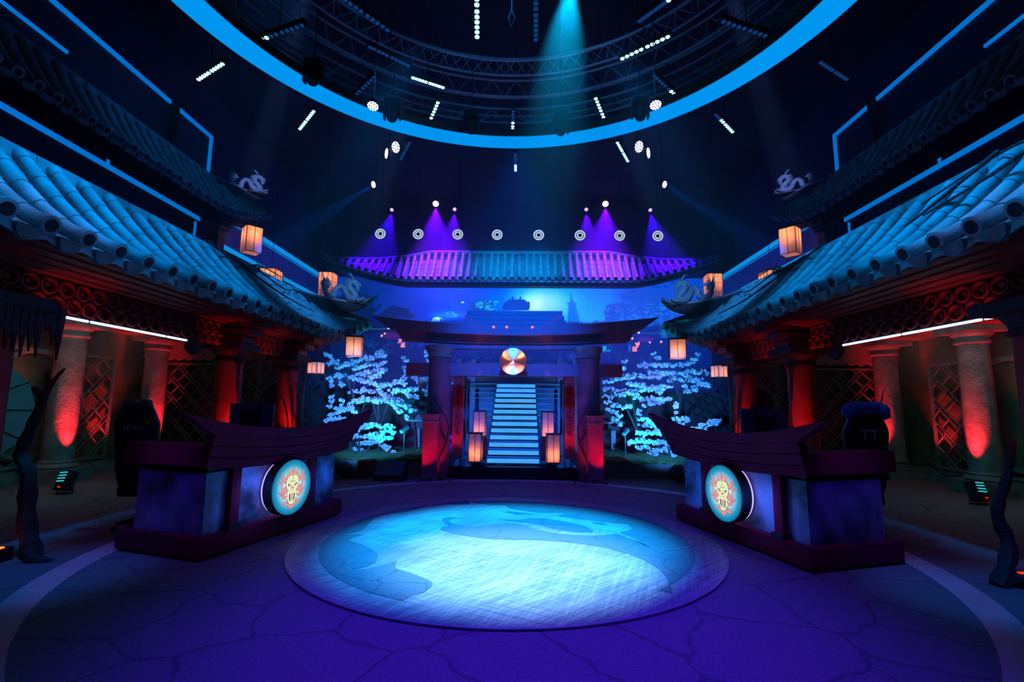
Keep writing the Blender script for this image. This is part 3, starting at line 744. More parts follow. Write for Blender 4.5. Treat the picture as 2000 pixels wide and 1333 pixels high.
def column(name, label, x, y, r, z0, z1, mat, capmat, group, plinth=.0, capital='stone'):
    root = thing(name, label, 'column', (x, y, z0), group)
    hz = z1-z0
    prof = [(r*1.02, z0+plinth)]+[(r*(1.02-.08*k/10+random.uniform(-.004, .004)), z0+plinth+(hz-plinth-.3)*k/10) for k in range(1, 11)]
    MB().lathe(prof, (x, y, 0), 20).build('shaft', mat, root, True)
    if plinth:
        mb = MB(); mb.box((x, y, z0+(plinth-.1)/2), (r*3, r*3, plinth-.1)); mb.build('plinth', capmat, root)
        MB().lathe([(r*1.3, z0+plinth-.1), (r*1.38, z0+plinth-.06), (r*1.3, z0+plinth-.02), (r*1.1, z0+plinth), (r*1.15, z0+plinth+.03), (r*1.0, z0+plinth+.06)], (x, y, 0), 20).build('base_moulding', capmat, root, True)
    zc = z1-.3
    mb = MB()
    mb.lathe([(r*.95, zc-.02), (r*1.12, zc), (r*1.12, zc+.03), (r*1.0, zc+.05), (r*1.05, zc+.1), (r*1.25, zc+.15), (r*1.3, zc+.18), (r*1.15, zc+.19)], (x, y, 0), 20)
    mb.box((x, y, zc+.245), (r*3.1, r*3.1, .11)); mb.build('capital', capmat, root, False)
    return root

def ring_mesh(s, r):
    mb = MB(); rings = []
    for k in range(20):
        a = 2*PI*k/20
        rings.append([(-s*o, rr*math.cos(a), rr*math.sin(a)) for rr, o in ((r*.56, -.02), (r*.60, .022), (r*.74, .04), (r*.94, .034), (r*1.0, .0), (r*.98, -.02))])
    rings.append(rings[0]); mb.loft(rings, False, False)
    me_o = mb.build('ring', REDW, None, True); return me_o
def frieze(s, y0, y1, lab):
    root = thing('ring_frieze', lab, 'frieze', (s*4.7, y0, 2.42))
    mb = MB(); mb.box((s*4.76, (y0+y1)/2, 2.83), (.14, y1-y0, .09)); mb.box((s*4.80, (y0+y1)/2, 2.64), (.03, y1-y0, .36)); mb.build('backboard', REDD, root)
    r = .098; first = None; n = int((y1-y0)/(2*r))
    for row in range(2):
        for i in range(n):
            y = y0+r+2*r*i+(r if row else 0); z = 2.50+row*.172
            if y+r > y1+.06: continue
            if first is None: o = first = ring_mesh(s, r)
            else: o = first.copy(); COL.objects.link(o)
            o.location = (s*4.73, y, z); attach(o, root)
            MBc = None
    fb = None
    for row in range(2):
        for i in range(n):      # round boss in the middle of each ring
            y = y0+r+2*r*i+(r if row else 0)
            if y+r > y1+.06: continue
            if fb is None: o = fb = MB().lathe([(r*.36, 0), (r*.36, -s*.01), (r*.33, -s*.04), (r*.05, -s*.05)], (0, 0, 0), 12, 'X').build('boss', REDW, None, True)
            else: o = fb.copy(); COL.objects.link(o)
            o.location = (s*4.76, y, 2.50+row*.172); attach(o, root)
    return root

for s in (-1, 1):
    S = SIDE[s]
    # red columns at the front of the pavilion
    for (y, w_) in ((4.25, 'nearest the camera, at the very edge of the view'), (7.95, 'behind the desk monitor'), (9.97, 'nearest the blossom tree')):
        column('pavilion_column', 'red uplit round pavilion column on the %s, %s' % (S, w_), s*4.72, y, .21, 0, 2.46, COLRED, DARKW, 'red pavilion columns')
    frieze(s, 2.2, 7.7, 'carved red ring frieze under the %s roof, long run above the white tube light' % S)
    frieze(s, 8.2, 9.70, 'short carved red ring frieze on the %s between two pavilion columns' % S)
    # corner brackets and beams
    root = thing('eave_beam', 'long dark red beam under the %s pavilion roof above the ring frieze' % S, 'beam', (s*4.75, 2, 2.9))
    MB().box((s*4.80, 6.6, 2.93), (.2, 9.6, .10)).build('beam', REDD, root)
    for y in (7.95, 9.97):
        mb = MB(); mb.box((s*4.66, y, 2.53), (.46, .40, .1)); mb.box((s*4.6, y, 2.65), (.62, .44, .1)); mb.box((s*4.52, y, 2.78), (.8, .44, .1)); mb.build('bracket', REDW, root)
    mb = MB(); mb.box((s*5.3, 11.0, 2.78), (1.6, .25, .12)); mb.box((s*4.85, 10.7, 2.88), (.6, 1.4, .12)); mb.build('corner_beam', REDD, root)
    # pavilion ceiling, back wall, end wall
    struct(MB().box((s*6.9, 6.9, 3.05), (4.2, 10.2, .08)).build('ceiling_'+S, surf('pavilion_ceiling_'+S, (.30, .06, .06), .7)))
    struct(MB().box((s*9.05, 6.9, 1.55), (.12, 10.2, 3.1)).build('wall_%s_stucco' % S, STUCCO))
    struct(MB().box((s*7.35, 12.05, 1.55), (3.5, .12, 3.1)).build('wall_%s_end' % S, BLACK))
    struct(MB().box((s*8.95, 8.3, .11), (.25, 7.2, .22)).build('baseboard_'+S, STONE))
    # white fluorescent tubes
    for (y0, y1, w_) in ((4.45, 5.22, 'nearest'), (5.26, 6.4, 'middle'), (6.44, 6.82, 'farthest')) if s < 0 else ((3.8, 4.72, 'nearest'), (4.76, 5.75, 'middle'), (5.79, 6.82, 'farthest')):
        root = thing('tube_light', 'white glowing tube light under the %s ring frieze, %s of three end to end' % (S, w_), 'light', (s*4.72, y0, 2.38), 'white tube lights')
        MB().tube([(s*4.69, y0, 2.375), (s*4.69, y1, 2.375)], .014, 8).build('tube', M_TUBE, root, True)
        MB().box((s*4.715, (y0+y1)/2, 2.398), (.03, y1-y0+.03, .02)).build('housing', BLACK, root)
    # scalloped valance
    mb = MB(); pts = []
    n = 16; x0, x1 = 5.0, 8.9; up = []
    for i in range(n*6+1):
        k = i/(n*6); up.append((x0+(x1-x0)*k, 2.52-.055*abs(math.sin(PI*n*k))))
    mb.prism(up+[(x1, 2.98), (x0, 2.98)], lambda x, z: (s*x, 11.30, z), lambda x, z: (s*x, 11.32, z))
    tag(mb.build('scalloped_valance', VALANCE), 'dusky red scalloped cloth valance across the back of the %s pavilion' % S, 'valance')
    # lattices
    lattice('moon gate lattice screen with round opening on the %s stucco wall' % S, lambda u, w_: (s*8.86, u, w_), (1, 0, 0), 7.1, 10.46, .30, 2.42, (8.78, 1.42, .98), surf('teal_lattice_'+S, (.22, .27, .3), .6))
    lattice('dark diagonal lattice screen closing the back of the %s pavilion' % S, lambda u, w_: (s*u, 11.5, w_), (0, 1, 0), 6.15, 8.7, .3, 2.40, None, hs=.24)
    lattice('arched lattice screen between the two red columns on the %s' % S, lambda u, w_: (s*u, 11.35, w_), (0, 1, 0), 5.0, 6.1, .3, 2.45, (5.55, 1.5, .5), hs=.2)
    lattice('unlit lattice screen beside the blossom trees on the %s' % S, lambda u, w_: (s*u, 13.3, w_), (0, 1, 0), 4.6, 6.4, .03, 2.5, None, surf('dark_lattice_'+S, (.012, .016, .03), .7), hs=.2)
    # stone columns at the wall
    for (y, w_) in ((8.97, 'nearer the camera'), (11.15, 'farther from the camera')):
        column('stone_column', 'red lit grey stone column against the %s wall, the one %s' % (S, w_), s*8.45, y, .24, 0, 3.0, STONE, STONE, 'stone columns', plinth=.34)
    # uplight fixture on the floor, light on its fins put in as glow
    fx, fy = (-7.18, 7.86) if s < 0 else (7.45, 8.1)
    root = thing('floor_uplight', 'floor standing uplight with cyan lit fins beside the %s stone column' % S, 'light', (fx, fy, 0), 'floor uplights')
    M_ = Matrix.Rotation(-.35, 3, 'X') @ Matrix.Rotation(s*.3, 3, 'Z')
    MB().box((fx, fy, .2), (.20, .16, .30), R=M_).build('body', BLACK, root)
    for j in range(4): MB().box(Vector((fx, fy, .2))+M_ @ Vector((0, -.085, .12-.045*j)), (.17, .012, .014), R=M_).build('fin', M_FIN, root)
    MB().box(Vector((fx, fy, .2))+M_ @ Vector((.03, -.085, -.11)), (.04, .01, .012), R=M_).build('indicator', M_RLED, root)
    mb = MB()
    for o in (-.13, .13): mb.tube([(fx+o, fy, 0), (fx+o, fy, .22)], .012, 6)
    mb.tube([(fx-.13, fy, .01), (fx+.13, fy, .01)], .012, 6); mb.build('bracket', METALW, root)

# ------------------------------------------------------------------ parapets, LED strips, upper pillars
for s in (-1, 1):
    S = SIDE[s]
    r1 = thing('balcony_panel', 'navy balcony panel with glowing blue top edge on the %s, nearer the camera' % S, 'panel', (s*9.0, 3, 5.6))
    MB().box((s*9.08, 8.0, 6.1), (.1, 9.9, 1.1)).build('panel', WALLD, r1)
    MB().box((s*9.02, 8.0, 6.63), (.05, 9.8, .11)).build('led_strip', M_STRIP, r1)
    MB().box((s*9.02, 9.85, 6.83), (.04, .05, .26)).build('led_strip', M_STRIP, r1)
    MB().box((s*9.02, 12.75, 6.25), (.04, .06, .5)).build('led_strip', M_STRIP, r1)
    r2 = thing('balcony_panel', 'deep blue balcony panel with lit top and bottom edges on the %s, behind the lanterns' % S, 'panel', (s*9.0, 13.7, 6.2))
    MB().box((s*9.08, 18.6, 6.72), (.1, 9.9, 1.05)).build('panel', PANEL, r2)
    MB().box((s*9.0, 18.7, 7.20), (.08, 9.9, .14)).build('led_strip', M_STRIP2, r2)
    MB().box((s*9.03, 18.6, 7.06), (.03, 9.9, .02)).build('led_strip', M_STRIP2, r2)
    MB().box((s*9.0, 18.0, 6.20), (.08, 8.8, .11)).build('led_strip', M_STRIP2, r2)
    # wall frame of LED
    fr = thing('led_wall_frame', 'thin blue LED outline framing the dark wall high on the %s' % S, 'light', (s*9.5, 6, 8.4))
    MB().box((s*9.5, 8.9, 9.62), (.05, 6.2, .10)).build('led_strip', M_STRIP, fr)
    MB().box((s*9.5, 12.98, 9.62), (.05, 1.55, .10)).build('led_strip', M_STRIP, fr)
    MB().box((s*9.5, 13.75, 9.05), (.05, .10, 1.25)).build('led_strip', M_STRIP, fr)
    MB().box((s*9.5, 7.6, 8.8), (.05, 3.0, .06)).build('led_strip', M_STRIP, fr)
    MB().box((s*9.55, 9.9, 8.3), (.04, 8.0, 2.7)).build('dark_panel', WALLD, fr)
    MB().box((s*9.45, 12.14, 8.9), (.12, .16, 1.6)).build('post', BLACK, fr)
    # black carved pillar holding the upper roof corner
    root = thing('upper_pillar', 'black carved pillar under the corner of the high %s roof' % S, 'pillar', (s*8.3, 13.6, 4.2))
    mb = MB(); mb.box((s*8.62, 13.1, 5.6), (.30, .30, 2.8)); mb.build('shaft', BLACK, root)
    mb = MB()
    for j, wd in enumerate((.4, .5, .65, .8)): mb.box((s*8.6, 13.1, 6.45+.12*j), (wd, wd, .1))
    mb.build('bracket', BLACK, root)
    struct(MB().box((s*7.2, 12.6, 3.6), (3.6, 1.0, .1)).build('ledge_'+S, BLACK))

# ------------------------------------------------------------------ lanterns
def lantern(name, label, x, y, z, wx, h, cols, rows_, rot, hang, power, group, cable=.6, lampz=.3, lc=(1.0, .30, .10)):
    """z is the bottom; cols mullion bays per face"""
    root = thing(name, label, 'lantern', (x, y, z), group)
    M_ = Matrix.Rotation(rot, 3, 'Z'); base = Vector((x, y, z)); hw = wx/2
    def Q(a, b, c): return base+M_ @ Vector((a, b, c))
    mb = MB()
    mb.add([Q(-hw, -hw, .01), Q(hw, -hw, .01), Q(hw, hw, .01), Q(-hw, hw, .01), Q(-hw, -hw, h-.01), Q(hw, -hw, h-.01), Q(hw, hw, h-.01), Q(-hw, hw, h-.01)],
           [(0, 1, 5, 4), (1, 2, 6, 5), (2, 3, 7, 6), (3, 0, 4, 7), (0, 3, 2, 1)])
    mb.build('paper_shade', PAPER, root)
    mb = MB(); t = .012 if wx < .4 else .016
    for face in range(4):
        R_ = M_ @ Matrix.Rotation(face*PI/2, 3, 'Z')
        for c in range(cols+1):
            u = -hw+wx*c/cols; mb.box(base+R_ @ Vector((u, -hw, h/2)), (t, t*1.2, h), R=R_)
        for r in range(rows_+1): mb.box(base+R_ @ Vector((0, -hw, h*r/rows_)), (wx+t, t*1.2, t), R=R_)
    mb.build('frame', BLACK, root)
    mb = MB(); mb.box(Q(0, 0, h+.012), (wx*1.12, wx*1.12, .022), R=M_)
    mb.build('cap', BLACK, root)
    if not hang: MB().box(Q(0, 0, -.0), (wx*1.04, wx*1.04, .03), R=M_).build('base', BLACK, root)
    if hang: MB().tube([Q(0, 0, h), Q(0, 0, h+cable)], .008, 5).build('cable', BLACK, root)
    point('lantern_bulb', Q(0, 0, h*lampz), lc, power, .03)
    return root
G1 = 'tall paper lanterns hung before the balconies'
for s in (-1, 1):
    S = SIDE[s]
    lantern('hanging_lantern', 'large tall glowing paper lantern hung from the high %s roof corner' % S, s*8.18, 14.1, 6.02, .46, .80, 2, 1, .72*s, True, 12, G1, .7, .72)
    lantern('hanging_lantern', 'paper lantern on the %s half hidden behind the lower tiled roof' % S, s*8.25, 15.5, 5.1, .52, .78, 3, 3, .05, True, 12, G1, 6.1, .7)
    lantern('hanging_lantern', 'three by three paned paper lantern on the %s behind the lower dragon statue' % S, s*7.58, 18.5, 5.50, .54, 1.1, 3, 3, -.02*s, True, 16, G1, 5.4, .75)
    lantern('hanging_lantern', 'square paper lantern hung under the tip of the %s pavilion roof' % S, s*3.68, 10.9, 2.56, .35, .43, 2, 1, -.25*s, True, 4.5, 'square lanterns near the blossoms', .45, .35, (1.0, .34, .16))
    lantern('hanging_lantern', 'small square paper lantern hung among the blossoms on the %s' % S, s*5.45, 13.0, 2.28, .31, .31, 2, 1, .3*s, True, 2.6, 'square lanterns near the blossoms', 9.4, .35, (1.0, .35, .22))
    lantern('standing_lantern', 'lower paper lantern standing at the foot of the lit stairs on the %s' % S, (-.77 if s < 0 else .82), 10.1, .33, .26, .57, 2, 1, .04*s, False, 3.4, 'lanterns beside the stairs', 0, .28, (1.0, .22, .07))
    lantern('standing_lantern', 'upper paper lantern standing behind the lower one on the %s of the stairs' % S, (-.76 if s < 0 else .75), 10.9, .80, .26, .54, 2, 1, .04*s, False, 2.4, 'lanterns beside the stairs', 0, .16, (1.0, .25, .1))
    root = thing('lantern_plinth', 'black box plinth under the upper stair lantern on the %s' % S, 'plinth', (s*.76, 10.95, .3))
    MB().box((s*.76, 10.95, .54), (.36, .40, .49)).build('box', BLACK, root)

# ------------------------------------------------------------------ stairs, platform, building behind
pl = thing('stage_platform', 'low glossy black platform step in front of the lit stairs', 'platform', (0, 10.4, 0))
MB().box((0, 11.1, .12), (2.6, 2.2, .24)).build('platform', BLACKG, pl)
root = thing('lit_staircase', 'steep staircase with glowing cyan risers rising behind the gate', 'stairs', (0, 10.3, .29))
NS = 13; run = .285; rise = .1415; z0 = .245
for i in range(NS):
    y = 10.32+run*i; z = z0+rise*i; hw = .545
    fr = MB().box((0, y+.02, z+rise/2+.02), (hw*2, .03, rise-.035)).build('riser', M_STEP, root)
    MB().box((0, y+run/2-.01, z+rise), (hw*2+.03, run+.03, .022)).build('tread', surf('step_edge', (.05, .12, .4), .3) if i == 0 else MATS['step_edge'], root)
    if i >= 6:
        wd = {6: 1.0, 7: .9, 8: .88, 9: .86, 10: 1.42, 11: 1.36, 12: 1.28}[i]
        mb = MB()
        for sg in (-1, 1):
            x0, x1 = sg*.56, sg*wd
            mb.tube([(x0, y, z+rise), (x1, y, z+rise), (x1, y, z+.01), (x0, y, z+.01)], .011, 4)
        mb.build('side_frame', M_NEON, root)
for sg in (-1, 1):
    MB().prism([(10.32, .245), (14.03, .245), (14.03, 2.05), (10.32, .3)], lambda y, z: (sg*.555, y, z), lambda y, z: (sg*.575, y, z)).build('stringer', MATS['step_edge'], root)
hb = thing('shrine_building', 'dark blue planked shrine front at the top of the lit stairs', 'building', (0, 14.6, 0))
MB().box((0, 14.9, 1.4), (3.7, .2, 2.8)).build('front_wall', PLANK, hb)
MB().box((0, 14.5, 2.04), (3.3, .85, .12)).build('landing', BLACK, hb)
for x in (-1.75, -1.3, 1.3, 1.75): MB().box((x, 14.6, 1.45), (.14, .14, 2.8)).build('post', GATE, hb)
MB().box((0, 14.7, 2.34), (2.5, .15, .5)).build('dark_opening', BLACK, hb)
nth = ['first', 'second', 'third', 'fourth', 'fifth']
for i, (x, z) in enumerate(((-.98, 2.33), (-.82, 2.33), (.74, 2.32), (.98, 2.32), (1.1, 2.30))):
    l_ = thing('spot_lamp', 'tiny pink lamp under the shrine eave above the stairs, %s of five from the left' % nth[i], 'light', (x*1.18, 14.6, z+.06), 'pink lamps above the stairs')
    MB().lathe([(.03, 0), (.045, .03), (.03, .05)], (x*1.18, 14.6, z+.06), 8).build('lamp', emit('pink_lamp', (1, .15, .2), 2.5) if i == 0 else MATS['pink_lamp'], l_)

# banners
def text_mesh(txt, size, depth=.004, align='CENTER'):
    cu = bpy.data.curves.new('txt', 'FONT'); cu.body = txt; cu.size = size; cu.extrude = depth; cu.align_x = align; cu.align_y = 'CENTER'
    o = bpy.data.objects.new('txt', cu); COL.objects.link(o); bpy.context.view_layer.update()
    me = bpy.data.meshes.new_from_object(o.evaluated_get(bpy.context.evaluated_depsgraph_get())); bpy.data.objects.remove(o); bpy.data.curves.remove(cu); return me
INK = surf('dark_ink', (.04, .0, .02), .6)
for s in (-1, 1):
    x = -1.245 if s < 0 else 1.235
    root = thing('sign_board', 'tall red board with dark characters inside the gate on the %s' % SIDE[s], 'sign', (x, 10.8, .33))
    MB().prism([(-.12, 0), (.12, 0), (.12, 1.7), (.09, 1.8), (-.09, 1.8), (-.12, 1.7)], lambda a, b: (x+a, 10.78, .33+b), lambda a, b: (x+a, 10.84, .33+b)).build('board', REDW, root)
    me = text_mesh('様\nき\n分\n人\n右\nは\n有\n\n海', .155); me.materials.append(INK); me.transform(Matrix.Rotation(PI/2, 4, 'X'))
    zs = [v.co.z for v in me.vertices]; zc = (min(zs)+max(zs))/2; hgt = max(zs)-min(zs)
    me.transform(Matrix.Scale(1.5/hgt, 4, (0, 0, 1)) @ Matrix.Translation((0, 0, -zc))); me.transform(Matrix.Translation((x, 10.775, 1.22)))
    o = bpy.data.objects.new('lettering', me); COL.objects.link(o); attach(o, root)
    root = thing('inner_post', 'narrow rose lit post beside the stairs on the %s of the gate' % SIDE[s], 'post', (s*1.02, 11.8, .3))
    MB().box((s*1.12, 11.7, 1.45), (.05, .1, 1.3)).build('post', GATE, root); MB().box((s*1.2, 11.75, 1.3), (.05, .1, 2.0)).build('post', GATE, root)

# ------------------------------------------------------------------ torii gate
g = thing('torii_gate', 'large torii style gate with curved top beam standing before the lit stairs', 'gate', (0, 10, 0))
def sweep_beam(name, xs, top, bot, ya, yb, mat, taper=0.0):
    mb = MB(); rings = []
    for x in xs:
        t, b = top(x), bot(x); rings.append([(x, ya, b), (x, ya, t), (x, yb, t), (x, yb, b)])
    mb.loft(rings); return mb.build(name, mat, g)
# top beam with slanted ends
mb = MB(); n = 28
def kt(x): return 3.12+.022*abs(x)**2
def kb(x): return 2.92+.019*abs(x)**2
poly = [(-3.0+6.0*i/n, kt(-3.0+6.0*i/n)) for i in range(n+1)]+[(2.62-5.24*i/n, kb(2.62-5.24*i/n)) for i in range(n+1)]
def strip(polyt, polyb, ya, yb, name, mat):
    mb = MB(); rings = []
    for (a, b) in zip(polyt, polyb): rings.append([(b[0], ya, b[1]), (a[0], ya, a[1]), (a[0], yb, a[1]), (b[0], yb, b[1])])
    mb.loft(rings); return mb.build(name, mat, g)
tp = [(-2.98+5.98*i/n, kt(-2.98+5.98*i/n)) for i in range(n+1)]; bt = [(-2.6+5.22*i/n, kb(-2.6+5.22*i/n)) for i in range(n+1)]
strip(tp, bt, 9.82, 10.45, 'top_beam', GATE)
tp = [(-2.5+5.02*i/n, kb(-2.5+5.02*i/n)-.002) for i in range(n+1)]; bt = [(-2.36+4.76*i/n, 2.76+.012*abs(-2.36+4.76*i/n)**2) for i in range(n+1)]
strip(tp, bt, 10.02, 10.3, 'second_beam', GATE)
MB().box((0.02, 10.16, 2.705), (2.7, .2, .09)).build('third_beam', GATE, g)
for i, hw in enumerate((1.07, 1.035, 1.0)): MB().box((0.01, 10.1, 3.175+.11*i), (hw*2, .52-.06*i, .10)).build('crown_step', GATE, g)
MB().box((0.0, 10.14, 2.22), (4.52, .18, .26)).build('tie_beam', GATE, g)
for s in (-1, 1):
    px = s*1.56
    p = MB().lathe([(.25, 0), (.245, 1.2), (.235, 2.5)], (px, 10.14, 0), 24).build('pillar', PLAST, g, True)
    MB().lathe([(.24, 2.46), (.27, 2.48), (.25, 2.51), (.26, 2.56), (.31, 2.66), (.32, 2.70), (.28, 2.72)], (px, 10.14, 0), 24).build('capital', STONE, g, True)
    root = thing('gate_post', 'short red lit square post with dark cap before the %s gate pillar' % SIDE[s], 'post', (s*1.61, 9.6, 0), 'short posts before the gate')
    MB().box((s*1.61, 9.65, .56), (.3, .22, 1.12)).build('post', PLAST, root)
    mb = MB(); mb.box((s*1.61, 9.65, 1.14), (.34, .26, .05)); mb.box((s*1.61, 9.65, 1.21), (.31, .23, .1)); mb.box((s*1.61, 9.65, 1.28), (.39, .3, .03)); mb.build('cap', STONE, root)
for i, x in enumerate((-.42, -.15, .38)):
    l_ = thing('spot_lamp', 'tiny pink lamp on the gate top beam, %s of three from the left' % nth[i], 'light', (x, 9.81, 3.09), 'pink lamps on the gate beam')
    MB().lathe([(.012, -.01), (.026, 0), (.012, .01)], (x, 9.81, 3.085), 8, 'Y').build('lamp', MATS['pink_lamp'], l_)

# gong
gx, gy, gz = -.01, 9.72, 2.37
root = thing('gong', 'round hammered gong lit orange and blue hung from the gate by a cord', 'gong', (gx, gy, gz-.28))
prof = [(.001, -.028), (.05, -.026), (.08, -.012), (.2, -.006), (.27, 0), (.28, .03), (.27, .03), (.001, .0)]
mb = MB(); mb.lathe(prof, (0, 0, 0), 64, 'Y'); o = mb.build('disc', GONG, None, True); o.location = (gx, gy, gz); attach(o, root)
mb = MB(); mb.tube([(gx-.08, gy-.01, gz+.25), (gx, gy, gz+.44), (gx+.08, gy-.01, gz+.25)], .006, 5); mb.build('cord', STONE, root)
MB().tube([(gx, gy, gz+.44), (gx, 10.03, gz+.46)], .012, 6).build('hook', BLACK, root)

# ------------------------------------------------------------------ video screen at the back
def build_screen():
    nx, nz = 470, 186; X0, X1, Z0, Z1 = -9.2, 9.2, .4, 7.7
    xs = np.linspace(X0, X1, nx); zs = np.linspace(Z0, Z1, nz); XX, ZZ = np.meshgrid(xs, zs)
    px = 1016.8+39.9*XX; py = 552+(7.43-ZZ)*40.5
    def noise(sx, sy, seed, octv=4):
        r = np.random.default_rng(seed); out = np.zeros_like(px); amp = 1; tot = 0
        for o in range(octv):
            gxn, gyn = 64, 64; gr = r.random((gyn, gxn)); u = (px/sx*(2**o)) % (gxn-1); v = (py/sy*(2**o)) % (gyn-1)
            iu, iv = u.astype(int), v.astype(int); fu, fv = u-iu, v-iv; fu = fu*fu*(3-2*fu); fv = fv*fv*(3-2*fv)
            q = gr[iv, iu]*(1-fu)*(1-fv)+gr[iv, iu+1]*fu*(1-fv)+gr[iv+1, iu]*(1-fu)*fv+gr[iv+1, iu+1]*fu*fv
            out += q*amp; tot += amp; amp *= .5
        return out/tot
    img = np.zeros(px.shape+(3,))
    def put(mask, c): 
        m = np.clip(mask, 0, 1)[..., None]; img[:] = img*(1-m)+np.array(c, float)*m
    n1 = noise(90, 40, 1); n2 = noise(14, 10, 2, 5); n3 = noise(30, 16, 3); n4 = noise(4, 3, 9, 3)
    put(np.ones_like(px), (0, 48, 185))
    put(np.clip((860-px)/160, 0, 1), (0, 30, 92)); put(np.clip((px-1220)/110, 0, 1)*.8, (0, 55, 150))
    put(np.exp(-(((px-885)/70)**2+((py-575)/26)**2))*.6, (40, 55, 200))
    put(np.clip(n1*2-.9, 0, 1)*.5, (0, 90, 215))
    d = np.hypot((px-1066)/1.35, (py-596)*1.15)
    put(np.clip(1.15-d/88, 0, 1)**1.3, (0, 150, 235)); put(np.clip(1.15-d/55, 0, 1), (60, 205, 245)); put(np.clip(1.35-d/32, 0, 1), (245, 255, 255))
    dd = np.hypot((px-1150)/1.6, (py-640)); put((np.clip(1.3-dd/62, 0, 1))*.6, (60, 165, 235)); put(np.clip((px-1010)/60, 0, 1)*np.clip((1250-px)/60, 0, 1)*.5, (0, 125, 225))
    # trees on the right
    def blob(cx, cy, rx, ry, c, wob=.5, a=.95):
        r = np.hypot((px-cx)/rx, (py-cy)/ry)+(n2-.5)*wob*2; put((r < 1)*a, c)
    for b in [(1262, 570, 30, 15), (1235, 578, 22, 9), (1290, 600, 40, 22), (1250, 590, 22, 8), (1230, 612, 40, 22), (1195, 618, 14, 16), (1180, 632, 20, 6), (1330, 600, 60, 50), (1265, 625, 50, 18)]: blob(*b[:4], (12, 62, 170))
    put((n4 > .62)*(px > 1185)*(py > 590)*(py < 640)*.6, (20, 120, 210))
    # pagoda
    def poly(pts, c, a=1.0):
        m = np.zeros(px.shape, bool); P_ = pts; j = len(P_)-1
        for i in range(len(P_)):
            xi, yi = P_[i]; xj, yj = P_[j]
            m ^= ((yi > py) != (yj > py)) & (px < (xj-xi)*(py-yi)/((yj-yi) or 1e-9)+xi); j = i
        put(m*a, c)
    C1 = (0, 92, 185)
    poly([(1116.5, 570), (1118, 570), (1118.8, 582), (1123, 590), (1130, 594), (1126, 596), (1128, 606), (1132, 605), (1129, 608), (1131, 617), (1135, 616), (1132, 619), (1133, 631), (1139, 630), (1135, 637), (1110, 637), (1111, 619), (1107, 616), (1111, 617), (1112, 607), (1108, 604), (1112, 606), (1112, 596), (1108, 593), (1115, 590), (1116, 580)], C1)
    # temple on the hill
    poly([(984, 607), (985, 592), (990, 590), (995, 585), (1026, 585), (1032, 590), (1038, 589), (1036, 607)], (10, 52, 165)); blob(1003, 582, 2, 3, (10, 52, 165)); blob(1019, 582, 2, 3, (10, 52, 165))
    # left trees and lit bushes
    blob(775, 612, 24, 12, (0, 22, 66)); blob(755, 622, 20, 10, (0, 22, 66)); blob(800, 622, 10, 6, (0, 28, 80)); blob(690, 600, 50, 26, (0, 20, 60))
    blob(945, 600, 26, 14, (4, 60, 150)); put((n4 > .52)*(np.hypot((px-955)/26, (py-598)/11)+(n2-.5) < 1)*.85, (25, 165, 195))
    put(np.clip(1-np.hypot((px-875)/45, (py-618)/10), 0, 1)*.7, (20, 140, 210)); put((n4 > .50)*(np.hypot((px-858)/12, (py-627)/6)+(n2-.5) < 1)*.95, (120, 220, 225)); put((n4 > .5)*(np.hypot((px-886)/12, (py-616)/6)+(n2-.5) < 1)*.7, (50, 170, 215))
    put((np.hypot((px-906)/3, (py-592)/1.5) < 1), (140, 220, 225))
    # dark slopes and town below
    y_h = 632+6*np.sin(px/37.)+(n2-.5)*6
    put(np.clip((py-y_h)/6, 0, 1), (0, 34, 120)); poly([(640, 640), (731, 616), (790, 650), (640, 660)], (0, 16, 66))
    put(np.clip((py-655)/40, 0, 1)*.8, (0, 18, 88)); put(np.clip((py-705)/60, 0, 1), (0, 8, 46))
    put(np.clip((860-px)/90, 0, 1)*(py > 640)*.7, (0, 8, 40)); put(np.clip((px-1180)/80, 0, 1)*(py > 640)*.45, (0, 20, 86))
    put((n4 > .6)*(n3 > .5)*(py > 660)*(py < 705)*.55, (0, 70, 140)); put((np.abs(py-652) < .8)*(px > 1245)*.5, (0, 110, 180)); put((np.abs(py-646) < .8)*(px < 770)*.7, (20, 110, 130))
    put(np.exp(-(((px-1295)/7)**2))*(py > 628)*(py < 660)*.5, (20, 140, 170))
    put((np.hypot((px-1260)/16, (py-663)/5) < 1)*.5, (90, 30, 120)); put((np.hypot((px-765)/18, (py-660)/6) < 1)*.55, (90, 20, 50))
    for (x, y) in ((749, 660), (755, 656), (762, 645), (1289, 668), (1247, 651), (1268, 669), (1234, 662)): put((np.hypot(px-x, py-y) < 1.6), (250, 190, 190))
    put((px > 1176)*(px < 1196)*(py > 677)*(py < 687)*(n2 > .45), (20, 130, 200)); put((px > 1226)*(px < 1232)*(py > 675)*(py < 687)*.5, (20, 120, 190))
    # small neon signs in the town
    def stroke(x0, y0, x1, y1, c, wd=.9):
        vx, vy = x1-x0, y1-y0; L2 = vx*vx+vy*vy; t = np.clip(((px-x0)*vx+(py-y0)*vy)/L2, 0, 1); put(np.hypot(px-x0-vx*t, py-y0-vy*t) < wd, c)
    NE = (255, 130, 125)
    for q in ((1242, 671, 1243, 678), (1240, 672, 1248, 671), (1241, 675, 1247, 674), (1246, 669, 1244, 678), (1235, 679, 1236, 687), (1241, 679, 1241, 687), (1235, 683, 1241, 683), (1235, 687, 1242, 687), (1238, 678, 1238, 683),
              (783, 668, 789, 668), (784, 670, 788, 671), (783, 673, 788, 672), (789, 675, 789, 682), (794, 674, 794, 681), (788, 682, 796, 682), (789, 678, 794, 678), (791, 675, 791, 678)): stroke(*q, NE)
    lc = np.where(img/255 <= .04045, img/255/12.92, ((img/255+.055)/1.055)**2.4)
    me = bpy.data.meshes.new('picture'); verts = [(x, 0, z) for z in zs for x in xs]
